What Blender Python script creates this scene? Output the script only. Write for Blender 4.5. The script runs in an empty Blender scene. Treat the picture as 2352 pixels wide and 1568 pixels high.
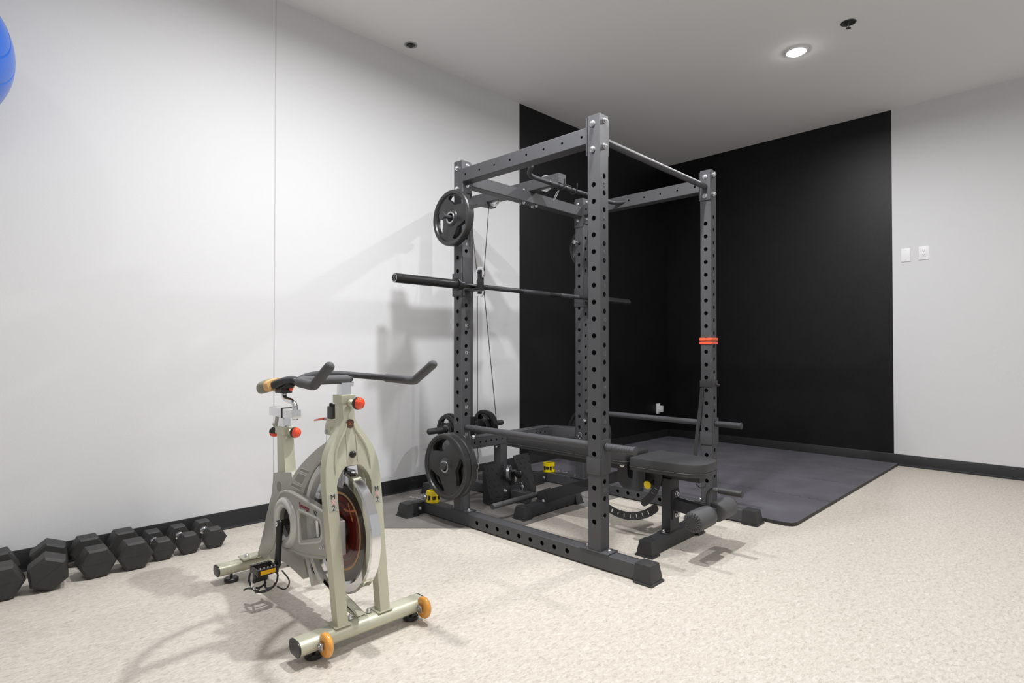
import bpy, bmesh, math, random
from math import sin, cos, pi, radians, atan2, sqrt
from mathutils import Vector, Matrix
random.seed(4)
S = bpy.context.scene
COL = S.collection
# ------------------------------------------------------------------ camera, world, lamps, exposure
cd = bpy.data.cameras.new('camera'); cam = bpy.data.objects.new('camera', cd); COL.objects.link(cam)
cd.sensor_fit = 'HORIZONTAL'; cd.sensor_width = 36.0; cd.lens = 1324.5*36/2352; cd.clip_start = 0.02
cam.location = (0, 0, 1.03)
cam.rotation_euler = (radians(90+0.7535), 0, radians(45.3088-90))
S.camera = cam
S.view_settings.view_transform = 'Standard'; S.view_settings.look = 'None'
S.view_settings.exposure = 0.0; S.view_settings.gamma = 1.0; S.view_settings.use_curve_mapping = False
wd = bpy.data.worlds.new('world'); S.world = wd; wd.use_nodes = True
wd.node_tree.nodes['Background'].inputs[0].default_value = (0.97, 0.98, 1, 1)
wd.node_tree.nodes['Background'].inputs[1].default_value = 0.5  # background light, added as fill through the open side of the room
H = 3.173; YW = 3.512; XW = 6.037; XB = -3.0; YB = -2.2
LAMPS = [(4.35, 1.49, 44), (2.02, 1.49, 60), (1.22, 1.98, 41), (-0.31, -0.84, 17), (-0.75, 1.95, 3), (2.02, -0.84, 10), (4.35, -0.84, 8)]

# ------------------------------------------------------------------ materials
def mat(name, col, rough=0.5, metal=0.0, bump=0.0, bscale=200, var=0.0, vscale=8, spec=0.5, emit=None, estr=0, coat=0, col2=None):
    m = bpy.data.materials.new(name); m.use_nodes = True
    nt = m.node_tree; N = nt.nodes; L = nt.links; b = N['Principled BSDF']
    b.inputs['Base Color'].default_value = (*col, 1); b.inputs['Roughness'].default_value = rough
    b.inputs['Metallic'].default_value = metal; b.inputs['Specular IOR Level'].default_value = spec
    b.inputs['Coat Weight'].default_value = coat
    if emit: b.inputs['Emission Color'].default_value = (*emit, 1); b.inputs['Emission Strength'].default_value = estr
    tc = N.new('ShaderNodeTexCoord')
    if var > 0 or col2:
        n = N.new('ShaderNodeTexNoise'); n.inputs['Scale'].default_value = vscale; n.inputs['Detail'].default_value = 6
        L.new(tc.outputs['Object'], n.inputs['Vector'])
        r = N.new('ShaderNodeMix'); r.data_type = 'RGBA'
        c2 = col2 if col2 else tuple(min(1, c*(1+var)) for c in col)
        c1 = col if col2 else tuple(c*(1-var) for c in col)
        r.inputs['A'].default_value = (*c1, 1); r.inputs['B'].default_value = (*c2, 1)
        L.new(n.outputs['Fac'], r.inputs['Factor']); L.new(r.outputs['Result'], b.inputs['Base Color'])
    if bump > 0:
        n2 = N.new('ShaderNodeTexNoise'); n2.inputs['Scale'].default_value = bscale; n2.inputs['Detail'].default_value = 3
        L.new(tc.outputs['Object'], n2.inputs['Vector'])
        bp = N.new('ShaderNodeBump'); bp.inputs['Strength'].default_value = bump; bp.inputs['Distance'].default_value = 0.002
        L.new(n2.outputs['Fac'], bp.inputs['Height']); L.new(bp.outputs['Normal'], b.inputs['Normal'])
    return m

def floor_mat():
    m = bpy.data.materials.new('marbled_linoleum'); m.use_nodes = True
    nt = m.node_tree; N = nt.nodes; L = nt.links; b = N['Principled BSDF']
    tc = N.new('ShaderNodeTexCoord'); mp = N.new('ShaderNodeMapping'); mp.inputs['Rotation'].default_value = (0, 0, 0.8); mp.inputs['Scale'].default_value = (1, 2.0, 1)
    L.new(tc.outputs['Object'], mp.inputs['Vector'])
    n1 = N.new('ShaderNodeTexNoise'); n1.inputs['Scale'].default_value = 42; n1.inputs['Detail'].default_value = 9; n1.inputs['Distortion'].default_value = 0.9; n1.inputs['Roughness'].default_value = 0.72
    n2 = N.new('ShaderNodeTexNoise'); n2.inputs['Scale'].default_value = 110; n2.inputs['Detail'].default_value = 6; n2.inputs['Distortion'].default_value = 2.0
    n3 = N.new('ShaderNodeTexNoise'); n3.inputs['Scale'].default_value = 1.3; n3.inputs['Detail'].default_value = 3
    for n in (n1, n2, n3): L.new(mp.outputs['Vector'], n.inputs['Vector'])
    cr = N.new('ShaderNodeValToRGB'); e = cr.color_ramp.elements
    e[0].position = 0.30; e[0].color = (0.35, 0.31, 0.26, 1); e[1].position = 0.70; e[1].color = (0.69, 0.65, 0.59, 1)
    k = cr.color_ramp.elements.new(0.45); k.color = (0.53, 0.485, 0.42, 1)
    k = cr.color_ramp.elements.new(0.56); k.color = (0.60, 0.555, 0.49, 1)
    L.new(n1.outputs['Fac'], cr.inputs['Fac'])
    cr2 = N.new('ShaderNodeValToRGB'); e = cr2.color_ramp.elements
    e[0].position = 0.27; e[0].color = (0.74, 0.73, 0.70, 1); e[1].position = 0.45; e[1].color = (1, 1, 1, 1)
    L.new(n2.outputs['Fac'], cr2.inputs['Fac'])
    mx = N.new('ShaderNodeMix'); mx.data_type = 'RGBA'; mx.blend_type = 'MULTIPLY'; mx.inputs['Factor'].default_value = 0.8
    L.new(cr.outputs['Color'], mx.inputs['A']); L.new(cr2.outputs['Color'], mx.inputs['B'])
    L.new(mx.outputs['Result'], b.inputs['Base Color'])
    b.inputs['Roughness'].default_value = 0.42; b.inputs['Specular IOR Level'].default_value = 0.35
    return m

def mat_rubber_mat(name, c1, c2, rough):
    m = mat(name, c1, rough, bump=0.5, bscale=420, col2=c2, vscale=5)
    nt = m.node_tree; N = nt.nodes; L = nt.links; b = N['Principled BSDF']
    n = N.new('ShaderNodeTexNoise'); n.inputs['Scale'].default_value = 3.0; n.inputs['Detail'].default_value = 8
    tc = N.new('ShaderNodeTexCoord'); L.new(tc.outputs['Object'], n.inputs['Vector'])
    mr = N.new('ShaderNodeMapRange'); mr.inputs['From Min'].default_value = 0.3; mr.inputs['From Max'].default_value = 0.7
    mr.inputs['To Min'].default_value = rough-0.08; mr.inputs['To Max'].default_value = rough+0.12
    L.new(n.outputs['Fac'], mr.inputs['Value']); L.new(mr.outputs['Result'], b.inputs['Roughness'])
    return m

M = {}
M['floor'] = floor_mat()
M['white'] = mat('white_wall_paint', (0.655, 0.655, 0.660), 0.75, bump=0.25, bscale=260, var=0.012, vscale=2)
M['ceil'] = mat('ceiling_paint', (0.81, 0.808, 0.812), 0.85, bump=0.2, bscale=240)
M['black_paint'] = mat('black_wall_paint', (0.0050, 0.0050, 0.0058), 0.42, bump=0.45, bscale=240, var=0.35, vscale=6, spec=0.3)
M['base'] = mat('black_vinyl_base', (0.012, 0.012, 0.013), 0.38, spec=0.5)
M['base_white'] = M['base']
M['seam'] = mat('panel_joint', (0.5, 0.5, 0.5), 0.6)
M['powder'] = mat('dark_grey_powder_coat', (0.074, 0.075, 0.080), 0.40, metal=0.15, bump=0.55, bscale=1300, var=0.22, vscale=500, spec=0.38)
M['powder_fine'] = mat('charcoal_powder_coat', (0.045, 0.045, 0.049), 0.45, metal=0.1, bump=0.4, bscale=1100, var=0.12, vscale=400, spec=0.38)
M['blackmetal'] = mat('black_gloss_steel', (0.018, 0.018, 0.019), 0.28, metal=0.3, bump=0.15, bscale=600)
M['rubber'] = mat('black_rubber', (0.030, 0.030, 0.031), 0.50, bump=0.35, bscale=500, var=0.15, vscale=60)
M['plate'] = mat('plate_rubber', (0.022, 0.022, 0.023), 0.33, bump=0.25, bscale=300, var=0.15, vscale=40)
M['dumbbell'] = mat('dumbbell_rubber', (0.024, 0.023, 0.022), 0.50, bump=0.6, bscale=420, var=0.35, vscale=25)
M['foam'] = mat('grey_foam_grip', (0.085, 0.085, 0.088), 0.62, bump=0.7, bscale=900, var=0.2, vscale=300)
M['vinyl'] = mat('black_vinyl_upholstery', (0.040, 0.040, 0.042), 0.40, bump=0.35, bscale=700)
M['chrome'] = mat('chrome', (0.82, 0.82, 0.83), 0.10, metal=1.0)
M['zinc'] = mat('zinc_bolt', (0.74, 0.74, 0.76), 0.28, metal=1.0)
M['steelgrey'] = mat('brushed_steel', (0.45, 0.45, 0.46), 0.35, metal=1.0)
M['bike'] = mat('champagne_metallic_paint', (0.56, 0.55, 0.425), 0.36, metal=0.35, bump=0.12, bscale=1200, var=0.05, vscale=300)
M['bikeplastic'] = mat('silver_plastic', (0.44, 0.43, 0.39), 0.40, metal=0.30, bump=0.1, bscale=900)
M['bikelight'] = mat('light_silver_plastic', (0.62, 0.61, 0.58), 0.32, metal=0.25)
M['recess'] = mat('recess_grey_plastic', (0.29, 0.28, 0.25), 0.45, metal=0.3)
M['crank'] = mat('black_crank_alloy', (0.03, 0.03, 0.03), 0.35, metal=0.4)
M['plasticblack'] = mat('black_plastic', (0.02, 0.02, 0.02), 0.35)
M['saddle'] = mat('black_saddle_vinyl', (0.028, 0.028, 0.032), 0.38)
M['saddle_rear'] = mat('olive_saddle_vinyl', (0.26, 0.25, 0.17), 0.5)
M['saddle_tan'] = mat('tan_saddle_stripe', (0.72, 0.44, 0.18), 0.5)
M['redplastic'] = mat('orange_red_plastic', (0.80, 0.07, 0.02), 0.18, coat=0.5)
M['ambercaster'] = mat('amber_polyurethane', (0.78, 0.35, 0.06), 0.25, coat=0.4, var=0.15, vscale=60)
M['copper'] = mat('copper_bearing', (0.55, 0.36, 0.25), 0.3, metal=1.0)
M['brown'] = mat('brown_badge', (0.10, 0.045, 0.03), 0.35)
M['gold'] = mat('gold_print', (0.50, 0.28, 0.12), 0.4, metal=0.3)
M['orangeprint'] = mat('orange_print', (0.50, 0.16, 0.05), 0.4)
M['disc'] = mat('smoked_disc', (0.030, 0.018, 0.014), 0.16, coat=0.3)
M['red_reflection'] = mat('painted_red_reflection', (0.13, 0.010, 0.005), 0.2)  # red reflection in the flywheel disc, painted on as colour
M['yellow'] = mat('yellow_plastic', (0.92, 0.70, 0.01), 0.4)
M['amber_ref'] = mat('amber_reflector', (0.95, 0.50, 0.01), 0.3)
M['band'] = mat('orange_band_rubber', (0.95, 0.12, 0.04), 0.45)
M['strap'] = mat('dark_strap', (0.035, 0.035, 0.036), 0.6, bump=0.3, bscale=700)
M['ball'] = mat('blue_ball_vinyl', (0.004, 0.10, 0.50), 0.30, coat=0.2)
M['ivory'] = mat('white_plastic', (0.78, 0.78, 0.79), 0.35)
M['slot'] = mat('dark_slot', (0.05, 0.05, 0.05), 0.6)
M['mark'] = mat('pale_engraving', (0.42, 0.42, 0.43), 0.5)
M['markdark'] = mat('faint_engraving', (0.15, 0.15, 0.155), 0.5)
M['ink'] = mat('black_decal', (0.02, 0.02, 0.025), 0.4)
M['pink'] = mat('pink_decal', (0.85, 0.42, 0.45), 0.4)
M['white_decal'] = mat('pale_decal', (0.85, 0.83, 0.80), 0.4)
M['redink'] = mat('dark_red_decal', (0.25, 0.02, 0.03), 0.4)
M['stickerbase'] = mat('clear_sticker', (0.42, 0.42, 0.35), 0.35)
M['tread'] = mat('black_tread_plate', (0.022, 0.022, 0.023), 0.32, metal=0.2, bump=0.3, bscale=500)
M['matgrey'] = mat_rubber_mat('grey_foam_mat', (0.080, 0.077, 0.088), (0.135, 0.130, 0.150), 0.44)
M['matbrown'] = mat_rubber_mat('brown_grey_rubber_mat', (0.13, 0.122, 0.113), (0.22, 0.205, 0.19), 0.6)
M['matedge'] = mat('mat_edge', (0.03, 0.028, 0.025), 0.6)
M['lampglass'] = mat('lit_lamp_lens', (1, 1, 1), 0.4, emit=(1, 0.99, 0.98), estr=45)
M['darkcup'] = mat('dark_sprinkler_cup', (0.03, 0.03, 0.03), 0.4)

# ------------------------------------------------------------------ mesh helpers
RX, RY, RT = 2.1936, 1.6304, 0.0258           # rack frame: origin at the near corner of the front upright
RM = Matrix.Translation((RX, RY, 0)) @ Matrix.Rotation(RT, 4, 'Z')
I4 = Matrix.Identity(4)

class MB:
    def __init__(s, M=I4): s.bm = bmesh.new(); s.M = M; s.flat = False
    def vert(s, p): return s.bm.verts.new(s.M @ Vector(p))
    def face(s, vs):
        try: return s.bm.faces.new(vs)
        except ValueError: return None
    def merge(s, other):
        me = bpy.data.meshes.new('tmp'); other.to_mesh(me); other.free(); s.bm.from_mesh(me); bpy.data.meshes.remove(me)
    def box(s, x0, x1, y0, y1, z0, z1, bev=0.0, M=None, seg=2):
        t = bmesh.new()
        v = [t.verts.new(p) for p in ((x0,y0,z0),(x1,y0,z0),(x1,y1,z0),(x0,y1,z0),(x0,y0,z1),(x1,y0,z1),(x1,y1,z1),(x0,y1,z1))]
        for f in ((3,2,1,0),(4,5,6,7),(0,1,5,4),(1,2,6,5),(2,3,7,6),(3,0,4,7)): t.faces.new([v[i] for i in f])
        if bev > 0: bmesh.ops.bevel(t, geom=t.edges[:], offset=bev, segments=seg, affect='EDGES', profile=0.7)
        t.transform(s.M @ (M or I4)); s.merge(t); return s
    def hexa(s, pts, bev=0.0):
        t = bmesh.new(); v = [t.verts.new(p) for p in pts]
        for f in ((3,2,1,0),(4,5,6,7),(0,1,5,4),(1,2,6,5),(2,3,7,6),(3,0,4,7)): t.faces.new([v[i] for i in f])
        bmesh.ops.recalc_face_normals(t, faces=t.faces[:])
        if bev > 0: bmesh.ops.bevel(t, geom=t.edges[:], offset=bev, segments=2, affect='EDGES', profile=0.7)
        t.transform(s.M); s.merge(t); return s
    def ring(s, c, u, v, r, n, r2=None):
        r2 = r if r2 is None else r2
        return [s.vert(c + u*(r*cos(2*pi*i/n)) + v*(r2*sin(2*pi*i/n))) for i in range(n)]
    @staticmethod
    def frame(d):
        d = d.normalized(); a = Vector((0,0,1)) if abs(d.z) < 0.9 else Vector((0,1,0))
        u = d.cross(a).normalized(); return u, d.cross(u).normalized()
    def lathe(s, c, axis, prof, n=24, closed=True):
        # prof: list of (radius, distance along the axis)
        c = Vector(c); ax = Vector(axis).normalized(); u, v = s.frame(ax); rings = []
        for r, h in prof:
            if r < 1e-6: rings.append([s.vert(c+ax*h)])
            else: rings.append(s.ring(c+ax*h, u, v, r, n))
        for a, b in zip(rings, rings[1:]):
            if len(a) == 1 and len(b) == 1: continue
            for i in range(n):
                j = (i+1) % n
                if len(a) == 1: s.face([a[0], b[j], b[i]])
                elif len(b) == 1: s.face([a[i], a[j], b[0]])
                else: s.face([a[i], a[j], b[j], b[i]])
        if closed:
            for q, rev in ((rings[0], True), (rings[-1], False)):
                if len(q) > 1: s.face(list(reversed(q)) if rev else q)
        return s
    def cyl(s, p0, p1, r, n=20, r1=None, bev=0.0):
        p0 = Vector(p0); p1 = Vector(p1); L = (p1-p0).length; r1 = r if r1 is None else r1
        if bev > 0: pr = [(r-bev, 0), (r, bev), (r1, L-bev), (r1-bev, L)]
        else: pr = [(r, 0), (r1, L)]
        return s.lathe(p0, p1-p0, pr, n)
    def tube(s, pts, r, n=14, smooth=4, cap='flat', closed=False):
        P = [Vector(p) for p in pts]; R = r if isinstance(r, (list, tuple)) else [r]*len(P)
        if smooth > 1 and len(P) > 2:
            Q = []; RR = []; m = len(P); cnt = m if closed else m-1
            for i in range(cnt):
                p1, p2 = P[i], P[(i+1) % m]
                p0 = P[(i-1) % m] if (closed or i > 0) else p1*2-p2
                p3 = P[(i+2) % m] if (closed or i+2 < m) else p2*2-p1
                for k in range(smooth):
                    t = k/smooth; Q.append(0.5*((2*p1)+(p2-p0)*t+(2*p0-5*p1+4*p2-p3)*t*t+(3*p1-p0-3*p2+p3)*t**3))
                    RR.append(R[i]*(1-t)+R[(i+1) % m]*t)
            if not closed: Q.append(P[-1]); RR.append(R[-1])
            P, R = Q, RR
        m = len(P); rings = []; u = None
        for i in range(m):
            a = P[(i-1) % m] if (closed or i > 0) else P[i]; b = P[(i+1) % m] if (closed or i < m-1) else P[i]
            d = (b-a).normalized()
            if u is None: u, v = s.frame(d)
            else:
                u = (u-d*u.dot(d)).normalized(); v = d.cross(u)
            if i == 0 and cap == 'round' and not closed:
                for k in range(1, 4): a_ = pi/2*(1-k/4); rings.append(s.ring(P[i]-d*R[i]*sin(a_), u, v, R[i]*cos(a_), n))
            rings.append(s.ring(P[i], u, v, R[i], n))
            if i == m-1 and cap == 'round' and not closed:
                for k in range(1, 4): a_ = pi/2*k/4; rings.append(s.ring(P[i]+d*R[i]*sin(a_), u, v, R[i]*cos(a_), n))
        for a, b in zip(rings, rings[1:]+([rings[0]] if closed else [])):
            for i in range(n): j = (i+1) % n; s.face([a[i], a[j], b[j], b[i]])
        if not closed: s.face(list(reversed(rings[0]))); s.face(rings[-1])
        return s
    def prism(s, poly, axis, a0, a1, bev=0.0, holes=None):
        # poly: 2D outline in the two axes other than `axis`, in x<y<z order; extruded a0..a1
        def P(p, a):
            return {'x': (a, p[0], p[1]), 'y': (p[0], a, p[1]), 'z': (p[0], p[1], a)}[axis]
        t = bmesh.new()
        if not holes:
            A = [t.verts.new(P(p, a0)) for p in poly]; B = [t.verts.new(P(p, a1)) for p in poly]
            t.faces.new(A); t.faces.new(list(reversed(B))); n = len(poly)
            for i in range(n): j = (i+1) % n; t.faces.new([A[j], A[i], B[i], B[j]])
        else:
            loops = [poly]+holes; edges = []; LV = []
            for lp in loops:
                vs = [t.verts.new(P(p, a0)) for p in lp]; LV.append(vs)
                for i in range(len(vs)): edges.append(t.edges.new((vs[i], vs[(i+1) % len(vs)])))
            bmesh.ops.triangle_fill(t, edges=edges, use_beauty=True, use_dissolve=False)
            fs = t.faces[:]
            mp = {v: t.verts.new(Vector(v.co)+Vector(P((0, 0), a1-a0))) for vs in LV for v in vs}
            for f in fs: t.faces.new([mp[v] for v in reversed(f.verts)])
            for vs in LV:
                for i in range(len(vs)): a, b = vs[i], vs[(i+1) % len(vs)]; t.faces.new([a, b, mp[b], mp[a]])
        bmesh.ops.recalc_face_normals(t, faces=t.faces[:])
        if bev > 0:
            ed = [e for e in t.edges if len(e.link_faces) == 2 and e.calc_face_angle(0) > 0.6]
            bmesh.ops.bevel(t, geom=ed, offset=bev, segments=2, affect='EDGES', profile=0.7, clamp_overlap=True)
        t.transform(s.M); s.merge(t); return s
    def sphere(s, c, r, n=20, sc=(1, 1, 1)):
        t = bmesh.new(); bmesh.ops.create_uvsphere(t, u_segments=n, v_segments=n//2, radius=r)
        t.transform(s.M @ Matrix.Translation(c) @ Matrix.Diagonal((*sc, 1))); s.merge(t); return s
    def htube(s, O, L, W, D, ln, w, d, hw=(), hd=(), rw=0.0125, rd=0.0125, c=0.003, caps=True, th=0.004):
        # hollow rectangular tube with real round holes: hw go through both faces normal to W, hd through both normal to D
        s.flat = True
        O = Vector(O); L = Vector(L).normalized(); W = Vector(W).normalized(); D = Vector(D).normalized(); n = 16
        def strip(o, U, N, width, holes, r):
            # face in plane (L,U) starting at o; outward normal N
            holes = sorted(h for h in holes if r+0.002 < h < ln-r-0.002); x = 0.0
            def quad(a, b):
                if b-a > 1e-5:
                    vs = [s.vert(o+L*a), s.vert(o+L*b), s.vert(o+L*b+U*width), s.vert(o+L*a+U*width)]; s.face(vs)
            half = 0.0
            if len(holes) > 1: half = min(width/2, min(b-a for a, b in zip(holes, holes[1:]))/2*0.999)
            else: half = width/2
            for h in holes:
                a, b = max(h-half, x), min(h+half, ln); quad(x, a)
                cn = o+L*h+U*(width/2)
                corners = [(b-h, width/2), (a-h, width/2), (a-h, -width/2), (b-h, -width/2)]
                outer = []; inner = []; deep = []
                for i in range(n):
                    k = (i-2) // 4 % 4; f = ((i-2) % 4)/4.0
                    p0 = corners[k]; p1 = corners[(k+1) % 4]
                    outer.append(s.vert(cn+L*(p0[0]*(1-f)+p1[0]*f)+U*(p0[1]*(1-f)+p1[1]*f)))
                    an = 2*pi*i/n; q = cn+L*(r*cos(an))+U*(r*sin(an))
                    inner.append(s.vert(q)); deep.append(s.vert(q-N*th))
                for i in range(n):
                    j = (i+1) % n
                    s.face([outer[i], outer[j], inner[j], inner[i]]); s.face([inner[i], inner[j], deep[j], deep[i]])
                x = b
            quad(x, ln)
        strip(O+D*c, D, -W, d-2*c, hw, rw); strip(O+W*w+D*c, D, W, d-2*c, hw, rw)
        strip(O+W*c, W, -D, w-2*c, hd, rd); strip(O+D*d+W*c, W, D, w-2*c, hd, rd)
        for (a, b) in (((0, c), (c, 0)), ((w, c), (w-c, 0)), ((0, d-c), (c, d)), ((w, d-c), (w-c, d))):
            p = O+W*a[0]+D*a[1]; q = O+W*b[0]+D*b[1]
            s.face([s.vert(p), s.vert(p+L*ln), s.vert(q+L*ln), s.vert(q)])
        if caps:
            for z in (0, ln):
                s.face([s.vert(O+L*z+W*a+D*b) for a, b in ((c, 0), (w-c, 0), (w, c), (w, d-c), (w-c, d), (c, d), (0, d-c), (0, c))])
        return s
    def bolt(s, c, axis, r=0.011):
        s.lathe(c, axis, [(r*1.35, 0), (r*1.35, 0.002), (r*1.05, 0.0025), (r*1.05, 0.009), (r*0.8, 0.011), (r*0.55, 0.011), (r*0.55, 0.015), (0, 0.016)], 12); return s
    def text(s, txt, size, o, right, up, th=0.0006, align='CENTER'):
        cu = bpy.data.curves.new('t', 'FONT'); cu.body = txt; cu.size = size; cu.align_x = align; cu.align_y = 'CENTER'; cu.extrude = th
        ob = bpy.data.objects.new('t', cu); COL.objects.link(ob); bpy.context.view_layer.update()
        me = bpy.data.meshes.new_from_object(ob.evaluated_get(bpy.context.evaluated_depsgraph_get()))
        bpy.data.objects.remove(ob); bpy.data.curves.remove(cu)
        t = bmesh.new(); t.from_mesh(me); bpy.data.meshes.remove(me)
        r = Vector(right).normalized(); u = Vector(up).normalized(); n = r.cross(u).normalized()
        X = Matrix.Identity(4)
        for i in range(3): X[i][0] = r[i]; X[i][1] = u[i]; X[i][2] = n[i]; X[i][3] = o[i]
        t.transform(s.M @ X); s.merge(t); return s
    def build(s, name, m, parent=None, angle=32, recalc=True):
        bm = s.bm
        if s.flat: angle = 1; recalc = False
        bmesh.ops.remove_doubles(bm, verts=bm.verts[:], dist=1e-5)
        if recalc: bmesh.ops.recalc_face_normals(bm, faces=bm.faces[:])
        root = parent
        while root is not None and root.parent is not None: root = root.parent
        if root is not None: bm.transform(Matrix.Translation(-root.location))
        me = bpy.data.meshes.new(name); bm.to_mesh(me); bm.free()
        for mm in (m if isinstance(m, (list, tuple)) else [m]): me.materials.append(mm)
        me.polygons.foreach_set('use_smooth', [not s.flat]*len(me.polygons))
        if not s.flat: me.set_sharp_from_angle(angle=radians(angle))
        o = bpy.data.objects.new(name, me); COL.objects.link(o)
        if parent is not None: o.parent = parent
        return o

def thing(name, label, cat, loc=(0, 0, 0), group=None):
    o = bpy.data.objects.new(name, None); COL.objects.link(o); o.location = loc; o.empty_display_size = 0.05
    o['label'] = label; o['category'] = cat
    if group: o['group'] = group
    return o
def tag(o, label, cat, group=None):
    o['label'] = label; o['category'] = cat
    if group: o['group'] = group
    return o
def struct(o): o['kind'] = 'structure'; return o
def copy_tree(o, parent=None):
    c = o.copy(); COL.objects.link(c)
    if parent is not None: c.parent = parent
    for ch in [k for k in bpy.data.objects if k.parent == o]: copy_tree(ch, c)
    return c
def place(root, loc, rz=0.0, label=None, group=None):
    root.location = loc; root.rotation_euler = (0, 0, rz)
    if label: root['label'] = label
    if group: root['group'] = group
    return root
def R2W(a, b, z): return RM @ Vector((a, b, z))

# ------------------------------------------------------------------ the room
m = MB(); m.box(XB-0.1, XW+0.1, YB-0.1, YW+0.1, -0.1, 0); struct(m.build('floor', M['floor']))
m = MB(); m.box(XB-0.1, XW+0.1, YB-0.1, YW+0.1, H, H+0.1); struct(m.build('ceiling', M['ceil']))
def wall(name, parts):
    # one mesh; a painted wall changes colour at a painted line
    m = MB(); mats = []; m.flat = True
    for (x0, x1, y0, y1, mm) in parts:
        n0 = len(m.bm.faces); m.box(x0, x1, y0, y1, 0, H); m.bm.faces.ensure_lookup_table()
        if mm not in mats: mats.append(mm)
        for f in m.bm.faces[n0:]: f.material_index = mats.index(mm)
    return struct(m.build(name, mats))
wall('wall_left', [(XB-0.1, 3.565, YW, YW+0.1, M['white']), (3.565, XW, YW, YW+0.1, M['black_paint'])])
wall('wall_right', [(XW, XW+0.1, YB-0.1, 1.266, M['white']), (XW, XW+0.1, 1.266, YW+0.1, M['black_paint'])])
# unseen camera side left open so the world background adds fill light
wall('wall_near', [(XB-0.1, XB, YB-0.1, YW, M['white'])])
def baseboard(name, pts, n):
    # cove base: a thin strip with a small toe on the floor; profile swept straight from pts[0] to pts[1]
    m = MB(); a, b = Vector(pts[0]), Vector(pts[1]); nn = Vector(n)
    prof = [(0, 0), (0.016, 0), (0.016, 0.004), (0.008, 0.010), (0.005, 0.020), (0.005, 0.097), (0.003, 0.101), (0, 0.101)]
    A = [m.vert(a+nn*p+Vector((0, 0, q))) for p, q in prof]; B = [m.vert(b+nn*p+Vector((0, 0, q))) for p, q in prof]
    for i in range(len(prof)): j = (i+1) % len(prof); m.face([A[i], A[j], B[j], B[i]])
    m.face(A); m.face(list(reversed(B))); return struct(m.build(name, M['base']))
baseboard('baseboard_left', ((XB, YW, 0), (XW, YW, 0)), (0, -1, 0))
baseboard('baseboard_right', ((XW, YW-0.016, 0), (XW, YB, 0)), (-1, 0, 0))
m = MB(); m.box(1.4365, 1.4415, YW-0.002, YW+0.001, 0.101, H); struct(m.build('trim_1', M['seam']))

# rubber mats
def jag_strip(name, x0, x1, jl, jr, label):
    m = MB(); y0, y1 = 1.232, YW-0.017; th = 0.021; amp = 0.012; pit = 0.058; pts = []
    n = int((y1-y0)/pit)
    if jr:
        for i in range(n):
            ya = y0+0.02+i*pit
            pts += [(x1-amp, ya), (x1+amp, ya+0.008), (x1+amp, ya+0.026), (x1-amp, ya+0.034)]
        pts = [(x1-amp, y0)]+[p for p in pts if p[1] < y1-0.01]+[(x1-amp, y1)]
    else: pts = [(x1, y0), (x1, y1)]
    if jl:
        lft = []
        for i in range(n):
            ya = y0+0.02+i*pit
            lft += [(x0-amp, ya), (x0+amp, ya+0.008), (x0+amp, ya+0.026), (x0-amp, ya+0.034)]
        lft = [(x0-amp, y0)]+[p for p in lft if p[1] < y1-0.01]+[(x0-amp, y1)]
        lft = [(p[0]+0.0035, p[1]) for p in lft]; pts += list(reversed(lft))
    else: pts += [(x0, y1), (x0, y0+0.05), (x0+0.015, y0+0.015), (x0+0.05, y0)]
    m.prism(pts, 'z', 0.0005, th, bev=0.0); m.flat = True
    for f_ in m.bm.faces:
        if abs(f_.normal.z) < 0.5: f_.material_index = 1
    return tag(m.build(name, [M['matgrey'], M['matedge']]), label, 'mat', 'interlocking grey floor mats by the black wall')
jag_strip('floor_mat', 3.505, 4.19, False, True, 'grey foam floor mat strip closest to the power rack, with rounded free corner')
jag_strip('floor_mat', 4.19, 4.85, True, True, 'grey foam floor mat strip second from the power rack')
jag_strip('floor_mat', 4.85, 5.48, True, True, 'grey foam floor mat strip second from the far black wall')
jag_strip('floor_mat', 5.48, XW-0.017, True, False, 'grey foam floor mat strip running along the far black wall')
m = MB(); m.prism([(1.80, YW-0.017), (1.80, 2.90), (2.17, 2.535), (2.36, 2.355), (3.495, 2.335), (3.495, YW-0.017)], 'z', 0.0004, 0.003)
tag(m.build('rubber_mat', M['matbrown']), 'thin brownish grey rubber mat with a cut corner under the rear of the power rack', 'mat')

# ------------------------------------------------------------------ ceiling fixtures
def ceiling_lamp(x, y, w, label, vis):
    t = thing('ceiling_lamp', label, 'lamp', (x, y, H), 'round ceiling lamps')
    m = MB(); m.lathe((x, y, H), (0, 0, -1), [(0.075, 0), (0.075, 0.006), (0.068, 0.012), (0.058, 0.012), (0.055, 0.006), (0.055, 0)], 36, closed=False); m.build('trim_ring', M['ivory'], t)
    m = MB(); m.lathe((x, y, H), (0, 0, -1), [(0.055, 0.004), (0.052, 0.016), (0.036, 0.026), (0.0, 0.030)], 32); m.build('lens', M['lampglass'], t)
    ld = bpy.data.lights.new('lamp_light', 'AREA'); ld.shape = 'DISK'; ld.size = 0.10; ld.spread = radians(172); ld.energy = w; ld.color = (0.985, 0.985, 1.0)
    lo = bpy.data.objects.new('lamp_light', ld); COL.objects.link(lo); lo.parent = t; lo.location = (0, 0, -0.033)
    return t
LAB = ['bright round ceiling lamp glowing above the grey mats near the black wall', 'round ceiling lamp just outside the photo above the front of the power rack', 'round ceiling lamp just outside the photo above the exercise bike',
       'round ceiling lamp out of view behind and left of the camera', 'added ceiling fill lamp out of view above the left end of the dumbbell row', 'added ceiling fill lamp out of view behind and right of the camera', 'added ceiling fill lamp out of view above the far right of the open floor']  # lamps by the dumbbell row, behind right and far right are added fill
for i, (x, y, w) in enumerate(LAMPS): ceiling_lamp(x, y, w, LAB[i], i == 0)
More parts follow.
